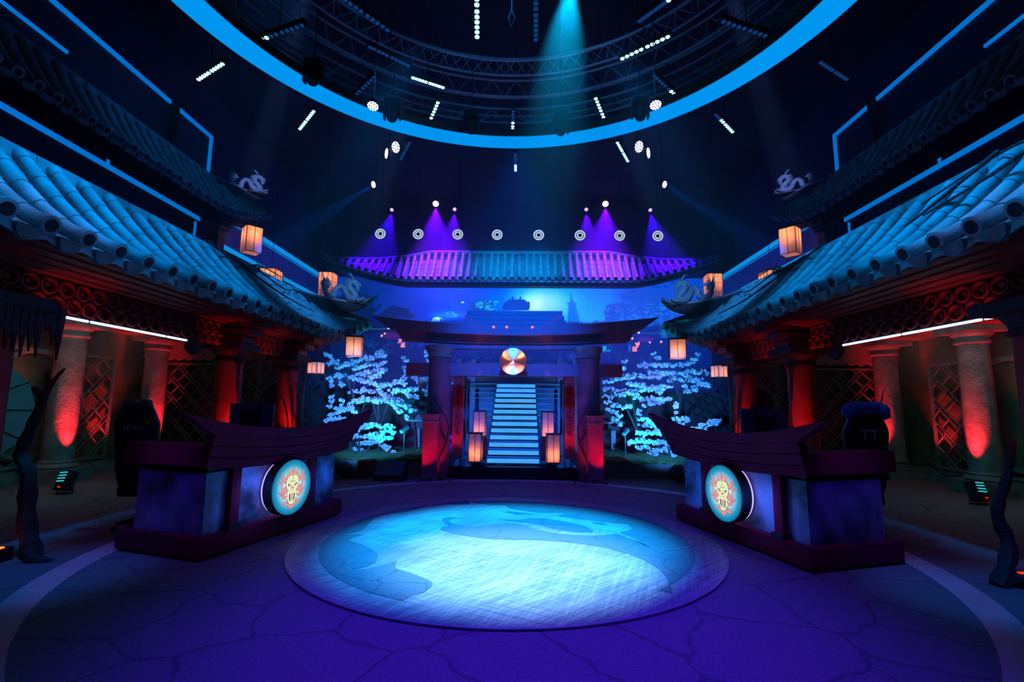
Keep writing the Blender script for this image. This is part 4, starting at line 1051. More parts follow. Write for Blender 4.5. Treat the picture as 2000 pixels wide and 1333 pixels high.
    faces = [(j*nx+i, j*nx+i+1, (j+1)*nx+i+1, (j+1)*nx+i) for j in range(nz-1) for i in range(nx-1)]
    me.from_pydata(verts, [], faces)
    at = me.color_attributes.new('screen', 'FLOAT_COLOR', 'POINT'); a4 = np.ones((nx*nz, 4), np.float32); a4[:, :3] = lc.reshape(-1, 3); at.data.foreach_set('color', a4.ravel())
    m = bpy.data.materials.new('screen_picture'); m.use_nodes = True; nt = m.node_tree
    for n in list(nt.nodes): nt.nodes.remove(n)
    o_ = nt.nodes.new('ShaderNodeOutputMaterial'); e = nt.nodes.new('ShaderNodeEmission'); a = nt.nodes.new('ShaderNodeAttribute'); a.attribute_name = 'screen'
    nt.links.new(a.outputs['Color'], e.inputs[0]); nt.links.new(e.outputs[0], o_.inputs[0]); e.inputs[1].default_value = 2.1; me.materials.append(m)
    root = thing('video_screen', 'huge screen at the back showing a moonlit sky with pagoda, trees and town', 'screen', (0, 23.2, .4))
    o = bpy.data.objects.new('picture', me); COL.objects.link(o); o.location = (0, 23.1, 0); attach(o, root)
    MB().box((0, 23.25, 4.05), (18.6, .2, 7.5)).build('housing', BLACK, root)
build_screen()

# ------------------------------------------------------------------ ceiling ring, trusses, lights
rg = thing('ceiling_ring', 'huge glowing blue ring hanging flat under the lighting rig', 'light', (0, 5.1, 7.13))
annulus(4.466, 4.919, 7.132, 7.145, (.0, 5.10), 160).build('glowing_face', M_RING, rg)
annulus(4.44, 4.945, 7.146, 7.30, (.0, 5.10), 160).build('housing', BLACK, rg)
def circ_truss(name, label, chords, pairs, c, n=96, nb=56, a0=0, a1=2*PI, r=.025):
    root = thing(name, label, 'truss', (c[0], c[1], chords[0][1]))
    for (R_, z) in chords:
        mb = MB(); mb.tube([(c[0]+R_*math.cos(a0+(a1-a0)*k/n), c[1]+R_*math.sin(a0+(a1-a0)*k/n), z) for k in range(n+1)], r, 6, False); mb.build('chord', TRUSS, root, True)
    for (i, j) in pairs:
        mb = MB()
        for k in range(nb):
            aa = a0+(a1-a0)*k/nb; ab = a0+(a1-a0)*(k+.5)/nb; ac = a0+(a1-a0)*(k+1)/nb
            P_ = lambda q, t: (c[0]+chords[q][0]*math.cos(t), c[1]+chords[q][0]*math.sin(t), chords[q][1])
            mb.tube([P_(i, aa), P_(j, ab)], .01, 4, False); mb.tube([P_(j, ab), P_(i, ac)], .01, 4, False)
        mb.build('bracing', TRUSS, root)
    return root
circ_truss('circular_truss', 'inner circular aluminium lighting truss, smallest and highest of the rings', [(4.05, 8.62), (4.12, 8.30), (3.75, 8.35)], [(0, 1), (0, 2), (1, 2)], (0, 5.1))
circ_truss('circular_truss', 'middle circular aluminium lighting truss between the small one and the glowing ring', [(4.45, 8.42), (4.72, 8.2), (4.45, 8.05)], [(0, 1), (1, 2)], (0, 5.1))
circ_truss('circular_truss', 'outer circular aluminium lighting truss just above the glowing ring', [(4.66, 7.9), (4.93, 7.9), (4.8, 7.66)], [(0, 2), (1, 2)], (0, 5.1))
mb_root = thing('hook_cable', 'loop of cable and hook hanging under the rig above the stage', 'hook', (0, 6.8, 8))
MB().tube([(-.04, 7.2, 9.3), (-.04, 7.2, 8.0), (-.09, 7.2, 7.85), (-.04, 7.2, 7.7), (.02, 7.2, 7.85), (-.04, 7.2, 8.0)], .012, 5).build('cable', TRUSS, mb_root)

BAT = [((-6.08, 8.36), (-5.3, 7.91), 10, 'left, above the balcony frame'), ((-4.42, 7.39), (-3.42, 7.03), 3, 'left, crossing the glowing ring near its top'), ((-4.89, 10.04), (-4.25, 9.34), 10, 'left, just outside the glowing ring'),
       ((-3.42, 9.05), (-2.63, 8.28), 0, 'left, unlit against the ring'), ((-2.02, 10.06), (-1.57, 9.05), 10, 'left of the middle one over the ring'), ((-.09, 10.4), (-.05, 9.35), 6, 'in the middle of the ring'),
       ((2.01, 9.94), (1.6, 8.94), 10, 'right of the middle one over the ring'), ((3.3, 9.01), (2.57, 8.28), 4, 'right, crossing the ring, lit at its near end'), ((4.87, 10.21), (4.19, 9.5), 7, 'right, just outside the glowing ring'),
       ((2.81, 11.52), (2.35, 10.59), 10, 'right, beyond the ring and above the violet beam'), ((-.04, 12.0), (-.03, 11.09), 4, 'middle, dim beyond the ring'), ((-2.94, 11.4), (-2.51, 10.57), -1, 'left, faint beyond the ring beside the white wash lights'),
       ((-.62, 7.36), (-.51, 6.1), 12, 'left of centre at the top, large bright lenses'), ((.37, 7.43), (.34, 6.2), 0, 'right of centre at the top, unlit lenses'), ((4.3, 7.39), (3.32, 7.02), 0, 'right, unlit inside the ring near its top'),
       ((6.24, 8.45), (5.44, 7.97), 0, 'right, unlit outside the ring'), ((2.59, 7.33), (1.89, 7.87), 10, 'right inside the ring, slanting and bright'), ((-2.51, 7.52), (-1.92, 8.01), -1, 'left inside the ring, slanting and half lit'),
       ((-1.94, 8.32), (-1.39, 8.62), 10, 'left inside the ring, thin bright line'), ((-2.65, 6.45), (-2.06, 7.18), 0, 'left at the top, unlit slanting lenses'), ((2.37, 6.6), (2.01, 7.02), 1, 'right at the top beside the cyan beam')]
def hang_pole(root, p):
    MB().tube([p, (p[0], p[1], 12.0)], .009, 5).build('hanging_pole', BLACK, root)
def batten(a, b, lit, where):
    a = Vector((a[0], a[1], 7.6)); b = Vector((b[0], b[1], 7.6)); d = (b-a); L_ = d.length; t = d.normalized(); ang = math.atan2(t.y, t.x)
    root = thing('led_batten', 'black batten of round lenses, ' + where, 'light', (a+b)/2, 'LED battens on the rig')
    R_ = Matrix.Rotation(ang, 3, 'Z')
    MB().box((a+b)/2+Vector((0, 0, .055)), (L_+.06, .085, .09), R=R_).build('housing', BLACK, root)
    hang_pole(root, ((a+b)/2)+Vector((0, 0, .09)))
    n = 10; big = L_ > 1.2
    if big: n = 12
    for i in range(n):
        p = a+t*(L_*(i+.5)/n + (.012 if i >= n/2 else -.012))
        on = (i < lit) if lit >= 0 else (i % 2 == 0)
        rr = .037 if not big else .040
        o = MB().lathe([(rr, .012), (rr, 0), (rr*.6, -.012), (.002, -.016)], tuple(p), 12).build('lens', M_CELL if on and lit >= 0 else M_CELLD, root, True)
    return root
for q in BAT: batten(*q)

def moving_head(x, y, z, label, mat=None, face=.07, group='black moving heads on the rig', tgt=None):
    root = thing('moving_head_light', label, 'light', (x, y, z), group)
    mb = MB(); mb.box((x, y, z+.28), (.28, .22, .12)); mb.build('base', BLACK, root); hang_pole(root, Vector((x, y, z+.3)))
    mb = MB(); mb.box((x-.15, y, z+.1), (.035, .1, .3)); mb.box((x+.15, y, z+.1), (.035, .1, .3)); mb.box((x, y, z+.23), (.33, .1, .04)); mb.build('yoke', BLACK, root)
    d = (Vector(tgt)-Vector((x, y, z))).normalized() if tgt else Vector((0, -.3, -1)).normalized()
    c = Vector((x, y, z+.05))
    MB().tube([c-d*.14, c-d*.1, c+d*.06, c+d*.12], [.06, .10, .115, .09], 14).build('head', BLACK, root, True)
    if mat: MB().tube([c+d*.12, c+d*.125], [face, face], 16).build('lens', mat, root)
    return root
for (x, y, w_) in ((-.89, 9.09, 'left of the middle'), (.92, 9.16, 'right of the middle'), (-2.39, 8.67, 'second from the left'), (-3.47, 7.58, 'farthest left'), (2.41, 8.66, 'farthest right')):
    moving_head(x, y, 7.03, 'black moving head light silhouetted against the glowing ring, ' + w_)
def wash(p, label, r, d, mat):
    root = thing('wash_light', label, 'light', p, 'bright white wash lights'); p = Vector(p); d = Vector(d).normalized()
    MB().tube([p-d*.12, p-d*.08, p], [r*.5, r*1.05, r*1.1], 14).build('housing', BLACK, root, True); hang_pole(root, p-d*.08)
    u = d.orthogonal().normalized(); v_ = d.cross(u)
    mb = MB()
    for ring, n in ((0, 1), (.45, 6), (.85, 12)):
        for k in range(n):
            a = 2*PI*k/n; c = p+(u*math.cos(a)+v_*math.sin(a))*r*ring; mb.tube([c, c+d*.006], r*.19, 8)
    mb.build('lens_cluster', mat, root)
for s in (-1, 1):
    S = SIDE[s]
    wash((s*2.35, 7.42, 6.43), 'round white LED wash light at the %s side just inside the ring' % S, .09, (0, -.35, -1), M_WHITE)
    wash((s*2.96, 11.0, 7.72), 'tilted white LED wash light beyond the ring on the %s, upper of two' % S, .13, (s*.6, -.9, -.5), M_WHITE)
    wash((s*3.18, 11.0, 7.56), 'tilted white LED wash light beyond the ring on the %s, lower of two' % S, .12, (s*.92, -.6, -.1), M_WHITE)
    wash((s*4.46, 14.0, 8.19), 'small white beam light on the %s sending a long blue beam outwards' % S, .10, (s*.7, -.9, -.5), M_WHITE)
    moving_head(s*4.27, 23.2, 11.55, 'violet moving head with the brightest beam on the %s above the far roof' % S, M_PURP, .15, 'violet lights above the far roof', (s*4.2, 20.2, 8.8))
    moving_head(s*3.31, 23.2, 11.25, 'small violet light close to the middle on the %s above the far roof' % S, M_VIOL, .09, 'violet lights above the far roof', (s*3.2, 20.8, 9.3))
    moving_head(s*6.48, 23.2, 11.22, 'small violet light on the outer %s above the far roof' % S, M_VIOL, .09, 'violet lights above the far roof', (s*6.7, 20.8, 9.3))
for i, x in enumerate((-6.04, -4.39, -2.67, -.96, .83, 2.61, 4.30, 5.93)):
    z = 8.80-.01*i; w_ = ['first', 'second', 'third', 'fourth', 'fifth', 'sixth', 'seventh', 'eighth'][i]
    root = thing('pixel_ring_light', 'round white light of two bright rings above the far roof, %s from the left' % w_, 'light', (x, 20, z), 'row of ring shaped lights')
    MB().lathe([(.25, .05), (.25, 0.01), (.001, .01)], (x, 20, z), 24, 'Y').build('housing', BLACK, root); hang_pole(root, Vector((x, 20.03, z+.2)))
    for (r0, r1) in ((.17, .23), (.08, .135)):
        mb = MB(); rings = []
        for k in range(33):
            a = 2*PI*k/32; rings.append([(x+r*math.cos(a), yy, z+r*math.sin(a)) for r, yy in ((r0, 19.99), (r1, 19.99), (r1, 20.0), (r0, 20.0))])
        mb.loft(rings, False, False); mb.build('light_ring', M_PIXR, root)
moving_head(1.15, 8.4, 9.55, 'moving head high over the stage throwing the wide cyan beam', emit('lens_cyan', (.3, .9, 1), 10), .1, 'black moving heads on the rig', (.75, 8.9, 2))

# ------------------------------------------------------------------ desks
def desk(s):
    S = SIDE[s]
    A_ = Vector((s*2.83, 4.66, 0)); B_ = Vector((s*2.25, 6.71, 0)); C_ = Vector((s*3.91, 4.99, 0))
    e1 = (B_-A_).normalized(); e2 = (C_-A_).normalized(); Lf = (B_-A_).length; Ls = (C_-A_).length
    def Q(u, v, w_): return A_+e1*u+e2*v+Vector((0, 0, w_))
    root = thing('presenter_desk', 'dark red presenter desk with curved roof shaped front and round dragon badge, on the %s' % S, 'desk', A_)
    def hexa(mb, u0, u1, v0, v1, w0, w1):
        mb.add([Q(u0, v0, w0), Q(u1, v0, w0), Q(u1, v1, w0), Q(u0, v1, w0), Q(u0, v0, w1), Q(u1, v0, w1), Q(u1, v1, w1), Q(u0, v1, w1)],
               [(0, 3, 2, 1), (4, 5, 6, 7), (0, 1, 5, 4), (1, 2, 6, 5), (2, 3, 7, 6), (3, 0, 4, 7)]); return mb
    hexa(MB(), 0, Lf, 0, Ls, .03, .21).build('plinth', DESK, root)
    hexa(MB(), .06, Lf-.05, .05, Ls-.05, 0, .03).build('plinth_recess', BLACK, root)
    hexa(MB(), .1, Lf-.08, .1, Ls-.1, .21, .80).build('body', DBODY, root)
    hexa(MB(), .14, Lf-.12, .14, Ls-.14, .80, .88).build('shadow_gap', BLACK, root)  # black band, the shade under the counter put into its colour
    hexa(MB(), .02, .26, .02, Ls+.02, .87, 1.07).build('side_counter', DESK, root)
    hexa(MB(), .1, Lf-.1, .12, Ls-.1, .85, .90).build('worktop', DARKW, root)
    # pilasters with base and head
    for u in (.40, 1.56):
        mb = hexa(MB(), u-.055, u+.055, .03, .1, .21, .84); mb.build('pilaster', DESK, root)
        hexa(MB(), u-.075, u+.075, .0, .12, .21, .26).build('pilaster_foot', DARKW, root)
    # curved layered front
    lay = [(.80, .06, .90, .07, .00, .04, .06, .07, .01), (.90, .07, 1.0, .08, .0, .10, .12, .13, -.02), (1.0, .08, 1.10, .09, .0, .20, .20, .22, -.05), (1.10, .085, 1.215, .19, .02, .38, .26, .46, -.09)]
    for (w0, c0, w1, c1, n0, n1, f0, f1, vv) in lay:
        rings = []; N = 24
        for i in range(N+1):
            k = i/N; q = (2*k-1)**2
            ub = -n0+(Lf+n0+f0)*k; ut = -(n1 if w1 > 1.2 else n0)+(Lf+(n1 if w1 > 1.2 else n0)+f1)*k
            rings.append([Q(ub, vv, w0+c0*q), Q(ut, vv-.035, w1+c1*q-.008), Q(ut, vv+.06, w1+c1*q-.008), Q(ub, vv+.09, w0+c0*q)])
        MB().loft(rings).build('front_layer', DESK, root)
    # badge
    uc, wc, rb = 1.06, .535, .305
    def D(x, y, o): return Q(uc+x*rb, .1-.19-o, wc+y*rb)
    bd = MB().loft([[D(math.cos(a)*1.03, math.sin(a)*1.03, -.12) for a in [2*PI*k/48 for k in range(48)]], [D(math.cos(a)*1.03, math.sin(a)*1.03, 0) for a in [2*PI*k/48 for k in range(48)]]]).build('badge', BLACK, root, True)
    hal = MB(); rr = []
    for k in range(49):
        a = 2*PI*k/48; rr.append([D(math.cos(a)*r, math.sin(a)*r, o) for r, o in ((.93, -.15), (.99, -.15), (.99, -.122), (.93, -.122))])
    hal.loft(rr, False, False).build('badge_halo', M_HALO, bd)
    # backlit face with radial attribute
    NR, NT = 12, 48; vs = [D(0, 0, .004)]; rad_ = [0.0]; fs = []
    for i in range(1, NR+1):
        for k in range(NT):
            a = 2*PI*k/NT; vs.append(D(math.cos(a)*i/NR, math.sin(a)*i/NR, .004)); rad_.append(i/NR)
    for k in range(NT): fs.append((0, 1+k, 1+(k+1) % NT))
    for i in range(NR-1):
        for k in range(NT): fs.append((1+i*NT+k, 1+(i+1)*NT+k, 1+(i+1)*NT+(k+1) % NT, 1+i*NT+(k+1) % NT))
    me = bpy.data.meshes.new('badge_panel'); me.from_pydata([tuple(v) for v in vs], [], fs); at = me.attributes.new('rad', 'FLOAT', 'POINT'); at.data.foreach_set('value', rad_); me.materials.append(M_BADGE)
    o = bpy.data.objects.new('badge_panel', me); COL.objects.link(o); attach(o, bd)
    # dragon mask artwork, flat layers on the panel
    def shape(name, pts, mat, lvl):
        import bmesh
        bm = bmesh.new(); v2 = [bm.verts.new((p[0], p[1], 0)) for p in pts]
        es = [bm.edges.new((v2[i], v2[(i+1) % len(v2)])) for i in range(len(v2))]
        bmesh.ops.triangle_fill(bm, use_beauty=True, edges=es, normal=(0, 0, 1))
        for v in bm.verts: v.co = D(v.co.x, v.co.y, .005+.0012*lvl)
        me = bpy.data.meshes.new(name); bm.to_mesh(me); bm.free(); return me, mat
    groups = {}
    def addshape(nm, pts, mat, lvl):
        me, _ = shape(nm, pts, mat, lvl); groups.setdefault((nm, mat.name, lvl), []).append(me)
    def grown(pts, g_):
        n = len(pts); out = []
        ar = sum(pts[i][0]*pts[(i+1) % n][1]-pts[(i+1) % n][0]*pts[i][1] for i in range(n)); sg = 1 if ar > 0 else -1
        for i in range(n):
            a, b, c = Vector(pts[i-1]), Vector(pts[i]), Vector(pts[(i+1) % n]); t = ((b-a).normalized()+(c-b).normalized())
            if t.length < .2: t = Vector((b-a).normalized()); out.append(tuple(b+t*g_)); continue
            t.normalize(); out.append((b.x+t.y*g_*sg, b.y-t.x*g_*sg))
        return out
    def both(nm, pts, mat, lvl, outline=.014):
        for m_ in (1, -1):
            p2 = [(x*m_, y) for x, y in pts]
            if outline: addshape(nm+'_outline', grown(p2, outline), M_INK, lvl-.5)
            addshape(nm, p2, mat, lvl)
    def tent(pts, w0, w1):
        c = catmull(pts, 4); n = len(c); return ribbon_poly(c, [w0+(w1-w0)*i/(n-1) for i in range(n)])
    both('mane', [(0, .3), (.10, .42), (.16, .30), (0.30, .33), (.33, .50), (.25, .42), (.28, .64), (.19, .50), (.17, .76), (.11, .55), (.03, .68), (0, .5)], M_PINK, 1)
    both('horn', [(.22, .28), (.40, .36), (.52, .48), (.58, .66), (.60, .48), (.56, .34), (.44, .22), (.28, .14)], M_PINK, 1)
    both('cheek_fin', [(.30, .10), (.44, .0), (.42, -.08), (.48, -.14), (.36, -.16), (.22, -.12)], M_PINK, 1)
    both('whisker', tent([(.30, -.12), (.42, -.22), (.52, -.05), (.52, .15), (.60, .24), (.72, .20), (.78, .30)], .09, .03), M_PINK, 1, .01)
    both('whisker', tent([(.20, -.32), (.34, -.34), (.48, -.28), (.56, -.18), (.68, -.12)], .10, .03), M_PINK, 1, .01)
    both('whisker', tent([(.14, -.52), (.26, -.50), (.36, -.62), (.44, -.60), (.42, -.50)], .07, .03), M_PINK, 1, .01)
    addshape('beard_outline', grown([(-.2, -.55), (0, -.62), (.2, -.55), (.22, -.66), (.13, -.70), (.10, -.78), (.03, -.76), (0, -.86), (-.04, -.76), (-.11, -.78), (-.13, -.70), (-.22, -.66)], .014), M_INK, .5)
    addshape('beard', [(-.2, -.55), (0, -.62), (.2, -.55), (.22, -.66), (.13, -.70), (.10, -.78), (.03, -.76), (0, -.86), (-.04, -.76), (-.11, -.78), (-.13, -.70), (-.22, -.66)], M_PINK, 1)
    half = [(0, .40), (.12, .44), (.24, .40), (.31, .28), (.33, .12), (.28, -.02), (.20, -.12), (.27, -.2), (.22, -.3), (.30, -.38), (.20, -.42), (.16, -.55), (.08, -.62), (0, -.63)]
    face = half+[(-x, y) for x, y in half[-2:0:-1]]
    addshape('face_outline', grown(face, .016), M_INK, 1.5); addshape('face', face, M_CREAM, 2)
    both('antler', tent([(.01, .36), (.08, .46), (.14, .60), (.12, .76)], .05, .015), M_CREAM, 2, .01)
    both('eye', [(.08, .07), (.20, .15), (.24, .10), (.16, .03)], M_INK, 3, 0); both('eye_light', [(.13, .075), (.18, .11), (.19, .08), (.16, .06)], M_CREAM, 3.5, 0)
    both('nostril', [(.03, -.13), (.09, -.11), (.08, -.15)], M_INK, 3, 0)
    both('jaw_shadow', [(.10, -.22), (.15, -.24), (.14, -.40), (.10, -.50), (.05, -.52), (.08, -.42)], M_INK, 3, 0)
    addshape('nose', [(-.1, -.02), (0, .05), (.1, -.02), (.05, -.07), (-.05, -.07)], M_PINK, 3)
    addshape('tongue', [(-.04, -.22), (.04, -.22), (.045, -.42), (0, -.5), (-.045, -.42)], M_PINK, 3); addshape('tongue_line', [(-.008, -.24), (.008, -.24), (.006, -.44), (-.006, -.44)], M_INK, 3.5)
    for (x, y) in ((0, .32), (-.08, .22), (0, .2), (.08, .22)):
        addshape('forehead_mark', [(x+.02*math.cos(a), y+.028*math.sin(a)) for a in [2*PI*k/8 for k in range(8)]], M_INK, 3)
    art = {}
    for (nm, mt, lvl), mes in groups.items(): art.setdefault(mt, []).extend(mes)
    for mt, mes in art.items():
        mb = MB()
        for me in mes:
            mb.add([v.co.copy() for v in me.vertices], [tuple(p.vertices) for p in me.polygons]); bpy.data.meshes.remove(me)
        mb.build({'badge_pink': 'mask_mane', 'badge_ink': 'mask_outline', 'badge_cream': 'mask_face'}[mt], MATS[mt], bd)
    # glow of the backlit badge on the panel behind and the desk
    point('badge_lamp', Q(uc, -.02, wc+.0) , (.25, .35, 1.0), .0, .1)
    return Q, e1, e2
QD = {}
for s in (-1, 1):
    QD[s] = desk(s)
    Q, e1, e2 = QD[s]
    c = Q(1.05-.45, -.10, .5)
    L = spot('badge_edge_light', Q(.62, -.25, .62), Q(.62, .12, .5), (.10, .22, 1.0), 7, 120, .9, .05); L.data.volume_factor = 0
    L = spot('badge_edge_light', Q(1.75, -.25, .62), Q(1.75, .12, .5), (.02, .2, 1.0), 4.5, 110, .9, .05); L.data.volume_factor = 0
    L = spot('desk_side_light', Q(-.6, .55, 1.6), Q(.1, .55, .5), (.16, .02, 1.0), 9, 70, .9, .1); L.data.volume_factor = 0

# monitors, microphone arms, chairs
for s in (-1, 1):
    S = SIDE[s]; Q, e1, e2 = QD[s]; ang = math.atan2(e1.y, e1.x)
    cx_, cy_ = (-3.18, 6.0) if s < 0 else (3.12, 6.0)
    root = thing('monitor', 'dark computer monitor seen from behind on the %s desk' % S, 'monitor', (cx_, cy_, .9)); R_ = Matrix.Rotation(.05*s, 3, 'Z')
    MB().box((cx_, cy_, 1.31), (.56, .035, .34), R=R_).build('screen_back', surf('monitor_shell', (.07, .09, .2), .35) if s < 0 else MATS['monitor_shell'], root)
    MB().box((cx_, cy_-.03, 1.30), (.24, .04, .18), R=R_).build('housing', BLACK, root)
    mb = MB(); mb.tube([(cx_, cy_, .91), (cx_, cy_, 1.25)], .025, 8); mb.box((cx_, cy_, .915), (.26, .2, .02)); mb.build('stand', BLACK, root)
    root = thing('microphone_arm', 'thin black microphone on a bent arm beside the %s monitor' % S, 'microphone', (cx_+.22, cy_+.1, .9))
    mx = cx_+(.12 if s < 0 else -.14)
    MB().tube(catmull([(mx+.3, cy_+.1, .9), (mx+.28, cy_+.1, 1.3), (mx+.2, cy_+.05, 1.58), (mx+.08, cy_, 1.6), (mx, cy_-.05, 1.52)], 5), .009, 6).build('arm', BLACK, root, True)
    MB().tube([(mx, cy_-.05, 1.52), (mx-.01, cy_-.06, 1.38)], [.028, .022], 10).build('microphone', BLACK, root, True)
    # gaming chair
    x, y = (-4.28, 5.75) if s < 0 else (4.1, 5.85); yaw = .15 if s < 0 else -.1
    root = thing('gaming_chair', 'black high backed gaming chair behind the %s desk%s' % (S, '' if s < 0 else ' with blue neck pillow'), 'chair', (x, y, 0))
    Rz = Matrix.Rotation(yaw, 3, 'Z'); b0 = Vector((x, y, 0))
    def K(a, b, c): return b0+Rz @ Vector((a*.78, b*.85, c))
    outl = [(a_, b_) for a_, b_ in catmull([(-.20, .52), (-.24, .62), (-.27, .85), (-.29, 1.10), (-.30, 1.24), (-.24, 1.36), (-.18, 1.46), (-.14, 1.52), (.14, 1.52), (.18, 1.46), (.24, 1.36), (.30, 1.24), (.29, 1.10), (.27, .85), (.24, .62), (.20, .52)], 3)]
    mb = MB(); rings = []
    for k, (o, sc_) in enumerate(((-.06, .90), (-.045, .97), (0, 1.0), (.04, .96), (.055, .88))):
        rings.append([K(px_*sc_, -.16+o+(pz-.5)*-.12, 1.02+(pz-1.02)*(1-(1-sc_)*.6)) for px_, pz in outl])
    mb.loft(rings); mb.build('backrest', FABRIC, root, True)
    mb = MB()
    for k, (zz, sc_) in enumerate(((.40, .92), (.43, 1.0), (.50, 1.0), (.53, .9))):
        pass
    mb.loft([[K(a*sc_, b*sc_+.12, zz) for a, b in ((-.26, -.25), (.26, -.25), (.28, .0), (.26, .27), (-.26, .27), (-.28, 0))] for zz, sc_ in ((.40, .92), (.43, 1.0), (.50, 1.0), (.53, .9))]); mb.build('seat', FABRIC, root, True)
    MB().tube([K(0, .05, .12), K(0, .05, .42)], .03, 8).build('gas_lift', BLACK, root)
    for k in range(5):
        a = 2*PI*k/5+.9; f = (math.cos(a), math.sin(a))
        lg = MB().tube([K(0, .05, .13), K(f[0]*.3, .05+f[1]*.3, .08)], [.03, .018], 6).build('base_leg', BLACK, root)
        MB().lathe([(.028, -.02), (.03, 0), (.028, .02)], tuple(K(f[0]*.31, .05+f[1]*.31, .031)), 10, 'Y').build('caster', BLACK, lg, True)
    for sg in (-1, 1):
        mb = MB(); mb.tube([K(sg*.28, .05, .45), K(sg*.32, .05, .5), K(sg*.32, .05, .70)], .02, 6); mb.box(K(sg*.32, .08, .72), (.08, .26, .03), R=Rz); mb.build('armrest', BLACK, root)
    if s > 0:
        pp = catmull([(-.27, 1.33), (-.20, 1.43), (-.12, 1.45), (0, 1.44), (.12, 1.45), (.20, 1.43), (.27, 1.33)], 3)
        MB().tube([K(a, -.30, b+.06) for a, b in pp], [.05+.022*math.sin(PI*i/(len(pp)-1))+ (.02 if i in (2, 3, len(pp)-3, len(pp)-4) else 0) for i in range(len(pp))], 10).build('neck_pillow', PILLOW, root, True)
    else:
        MB().tube([K(-.15, -.30, 1.44), K(0, -.31, 1.455), K(.15, -.30, 1.44)], [.045, .06, .045], 10).build('neck_pillow', FABRIC, root, True)
    me = text_mesh('TITAN' if s < 0 else 'TT', .075 if s < 0 else .16, .002); me.materials.append(surf('chair_lettering', (.4, .45, .55), .5) if s < 0 else MATS['chair_lettering'])
    me.transform(Matrix.Translation(K(0, -.345, 1.19 if s < 0 else 1.2)) @ Rz.to_4x4() @ Matrix.Rotation(PI/2, 4, 'X'))
    o = bpy.data.objects.new('chair_lettering', me); COL.objects.link(o); attach(o, root)

# ------------------------------------------------------------------ blossom trees and planters
def ico():
    import bmesh
    bm = bmesh.new(); bmesh.ops.create_icosphere(bm, subdivisions=2, radius=1.0); v = np.array([x.co[:] for x in bm.verts]); f = [tuple(y.index for y in x.verts) for x in bm.faces]; bm.free(); return v, f
IV, IF = ico()
def blossoms(mb, c, r, n):
    for i in range(n):
        d = Vector(rng.normal(size=3)); d.normalize(); p = Vector(c)+Vector((d.x*r, d.y*r*.8, d.z*r*.6))*random.uniform(.3, 1)
        q = random.uniform(.022, .040); k = rng.uniform(.62, 1.3, size=len(IV)); R_ = np.array(Euler(rng.uniform(0, 6, 3)).to_matrix())
        vs = (IV*k[:, None]*q) @ R_.T+np.array(p[:]); mb.add(vs.tolist(), IF)
def cherry(label, base, trunk, sprays, seed):
    """trunk: list of branch polylines in (px,py) at depth y; sprays: (px,py,length px,angle,depth offset)"""
    random.seed(seed); Yd = base[1]
    def W_(px_, py_, dy=0):
        y = Yd+dy; return Vector(((px_-1020.5)/940.5*y+.191, y, max(.335, 1.5+(790.5-py_)/940.5*y)))
    root = thing('cherry_tree', label, 'tree', base, 'blossom trees beside the gate')
    for br in trunk:
        pts = catmull([W_(*b) for b in br], 4); n = len(pts)
        MB().tube(pts, [.030*(1-.75*i/n) for i in range(n)], 7).build('branch', BARK, root, True)
    mb = MB(); tw = MB()
    for (x, y, L_, a, dy) in sprays:
        p0 = W_(x, y, dy); ca, sa = math.cos(a), -math.sin(a)
        prev = p0
        for k in range(int(L_/7)+1):
            p = W_(x+ca*7*k+random.uniform(-2, 2), y+sa*7*k+random.uniform(-3, 3), dy+random.uniform(-.12, .12)); blossoms(mb, p, .085, 7); tw.tube([prev, p], .006, 4, False); prev = p
    tw.build('twigs', BARK, root); b = mb.build('blossom', BLOSSOM, root, False); b['kind'] = 'stuff'
    return root
U = math.radians
cherry('blossom tree on the left with bare stems, nearest the left pavilion roof tip', (-4.05, 12.2, .33), [[(700, 900), (698, 850), (692, 790), (688, 740), (680, 715)], [(700, 850), (712, 790), (718, 745), (728, 715)], [(692, 790), (680, 755), (665, 730)]],
       [(632, 695, 22, U(-35), 0), (640, 712, 60, U(-5), .2), (655, 722, 70, U(18), -.1), (650, 735, 60, U(-12), .1), (690, 722, 60, U(10), -.2), (690, 735, 50, U(-2), .1), (682, 700, 10, U(90), 0), (708, 712, 44, U(25), .2), (722, 700, 26, U(30), 0), (640, 742, 20, U(-70), 0), (663, 742, 14, U(-80), .1), (700, 745, 50, U(-14), .2), (715, 728, 40, U(6), -.1), (680, 768, 30, U(0), 0), (745, 700, 10, U(40), .1)], 3)
cherry('blossom tree on the left with the widest crown, beside the gate', (-3.5, 12.0, .33), [[(745, 900), (744, 850), (740, 800), (735, 770), (728, 745)], [(743, 840), (735, 810), (722, 775)], [(744, 850), (752, 810), (765, 775)]],
       [(712, 748, 50, U(-10), 0), (710, 762, 60, U(-15), .2), (725, 740, 30, U(30), -.1), (740, 755, 50, U(5), .1), (760, 768, 50, U(8), -.2), (770, 752, 22, U(35), 0), (745, 775, 60, U(-18), .1), (770, 785, 44, U(-28), 0), (786, 768, 28, U(10), .1), (730, 785, 50, U(-8), -.1), (700, 788, 50, U(12), .2), (684, 792, 40, U(20), 0), (775, 800, 30, U(-38), .1), (740, 765, 26, U(-50), 0), (795, 772, 24, U(-20), 0)], 5)
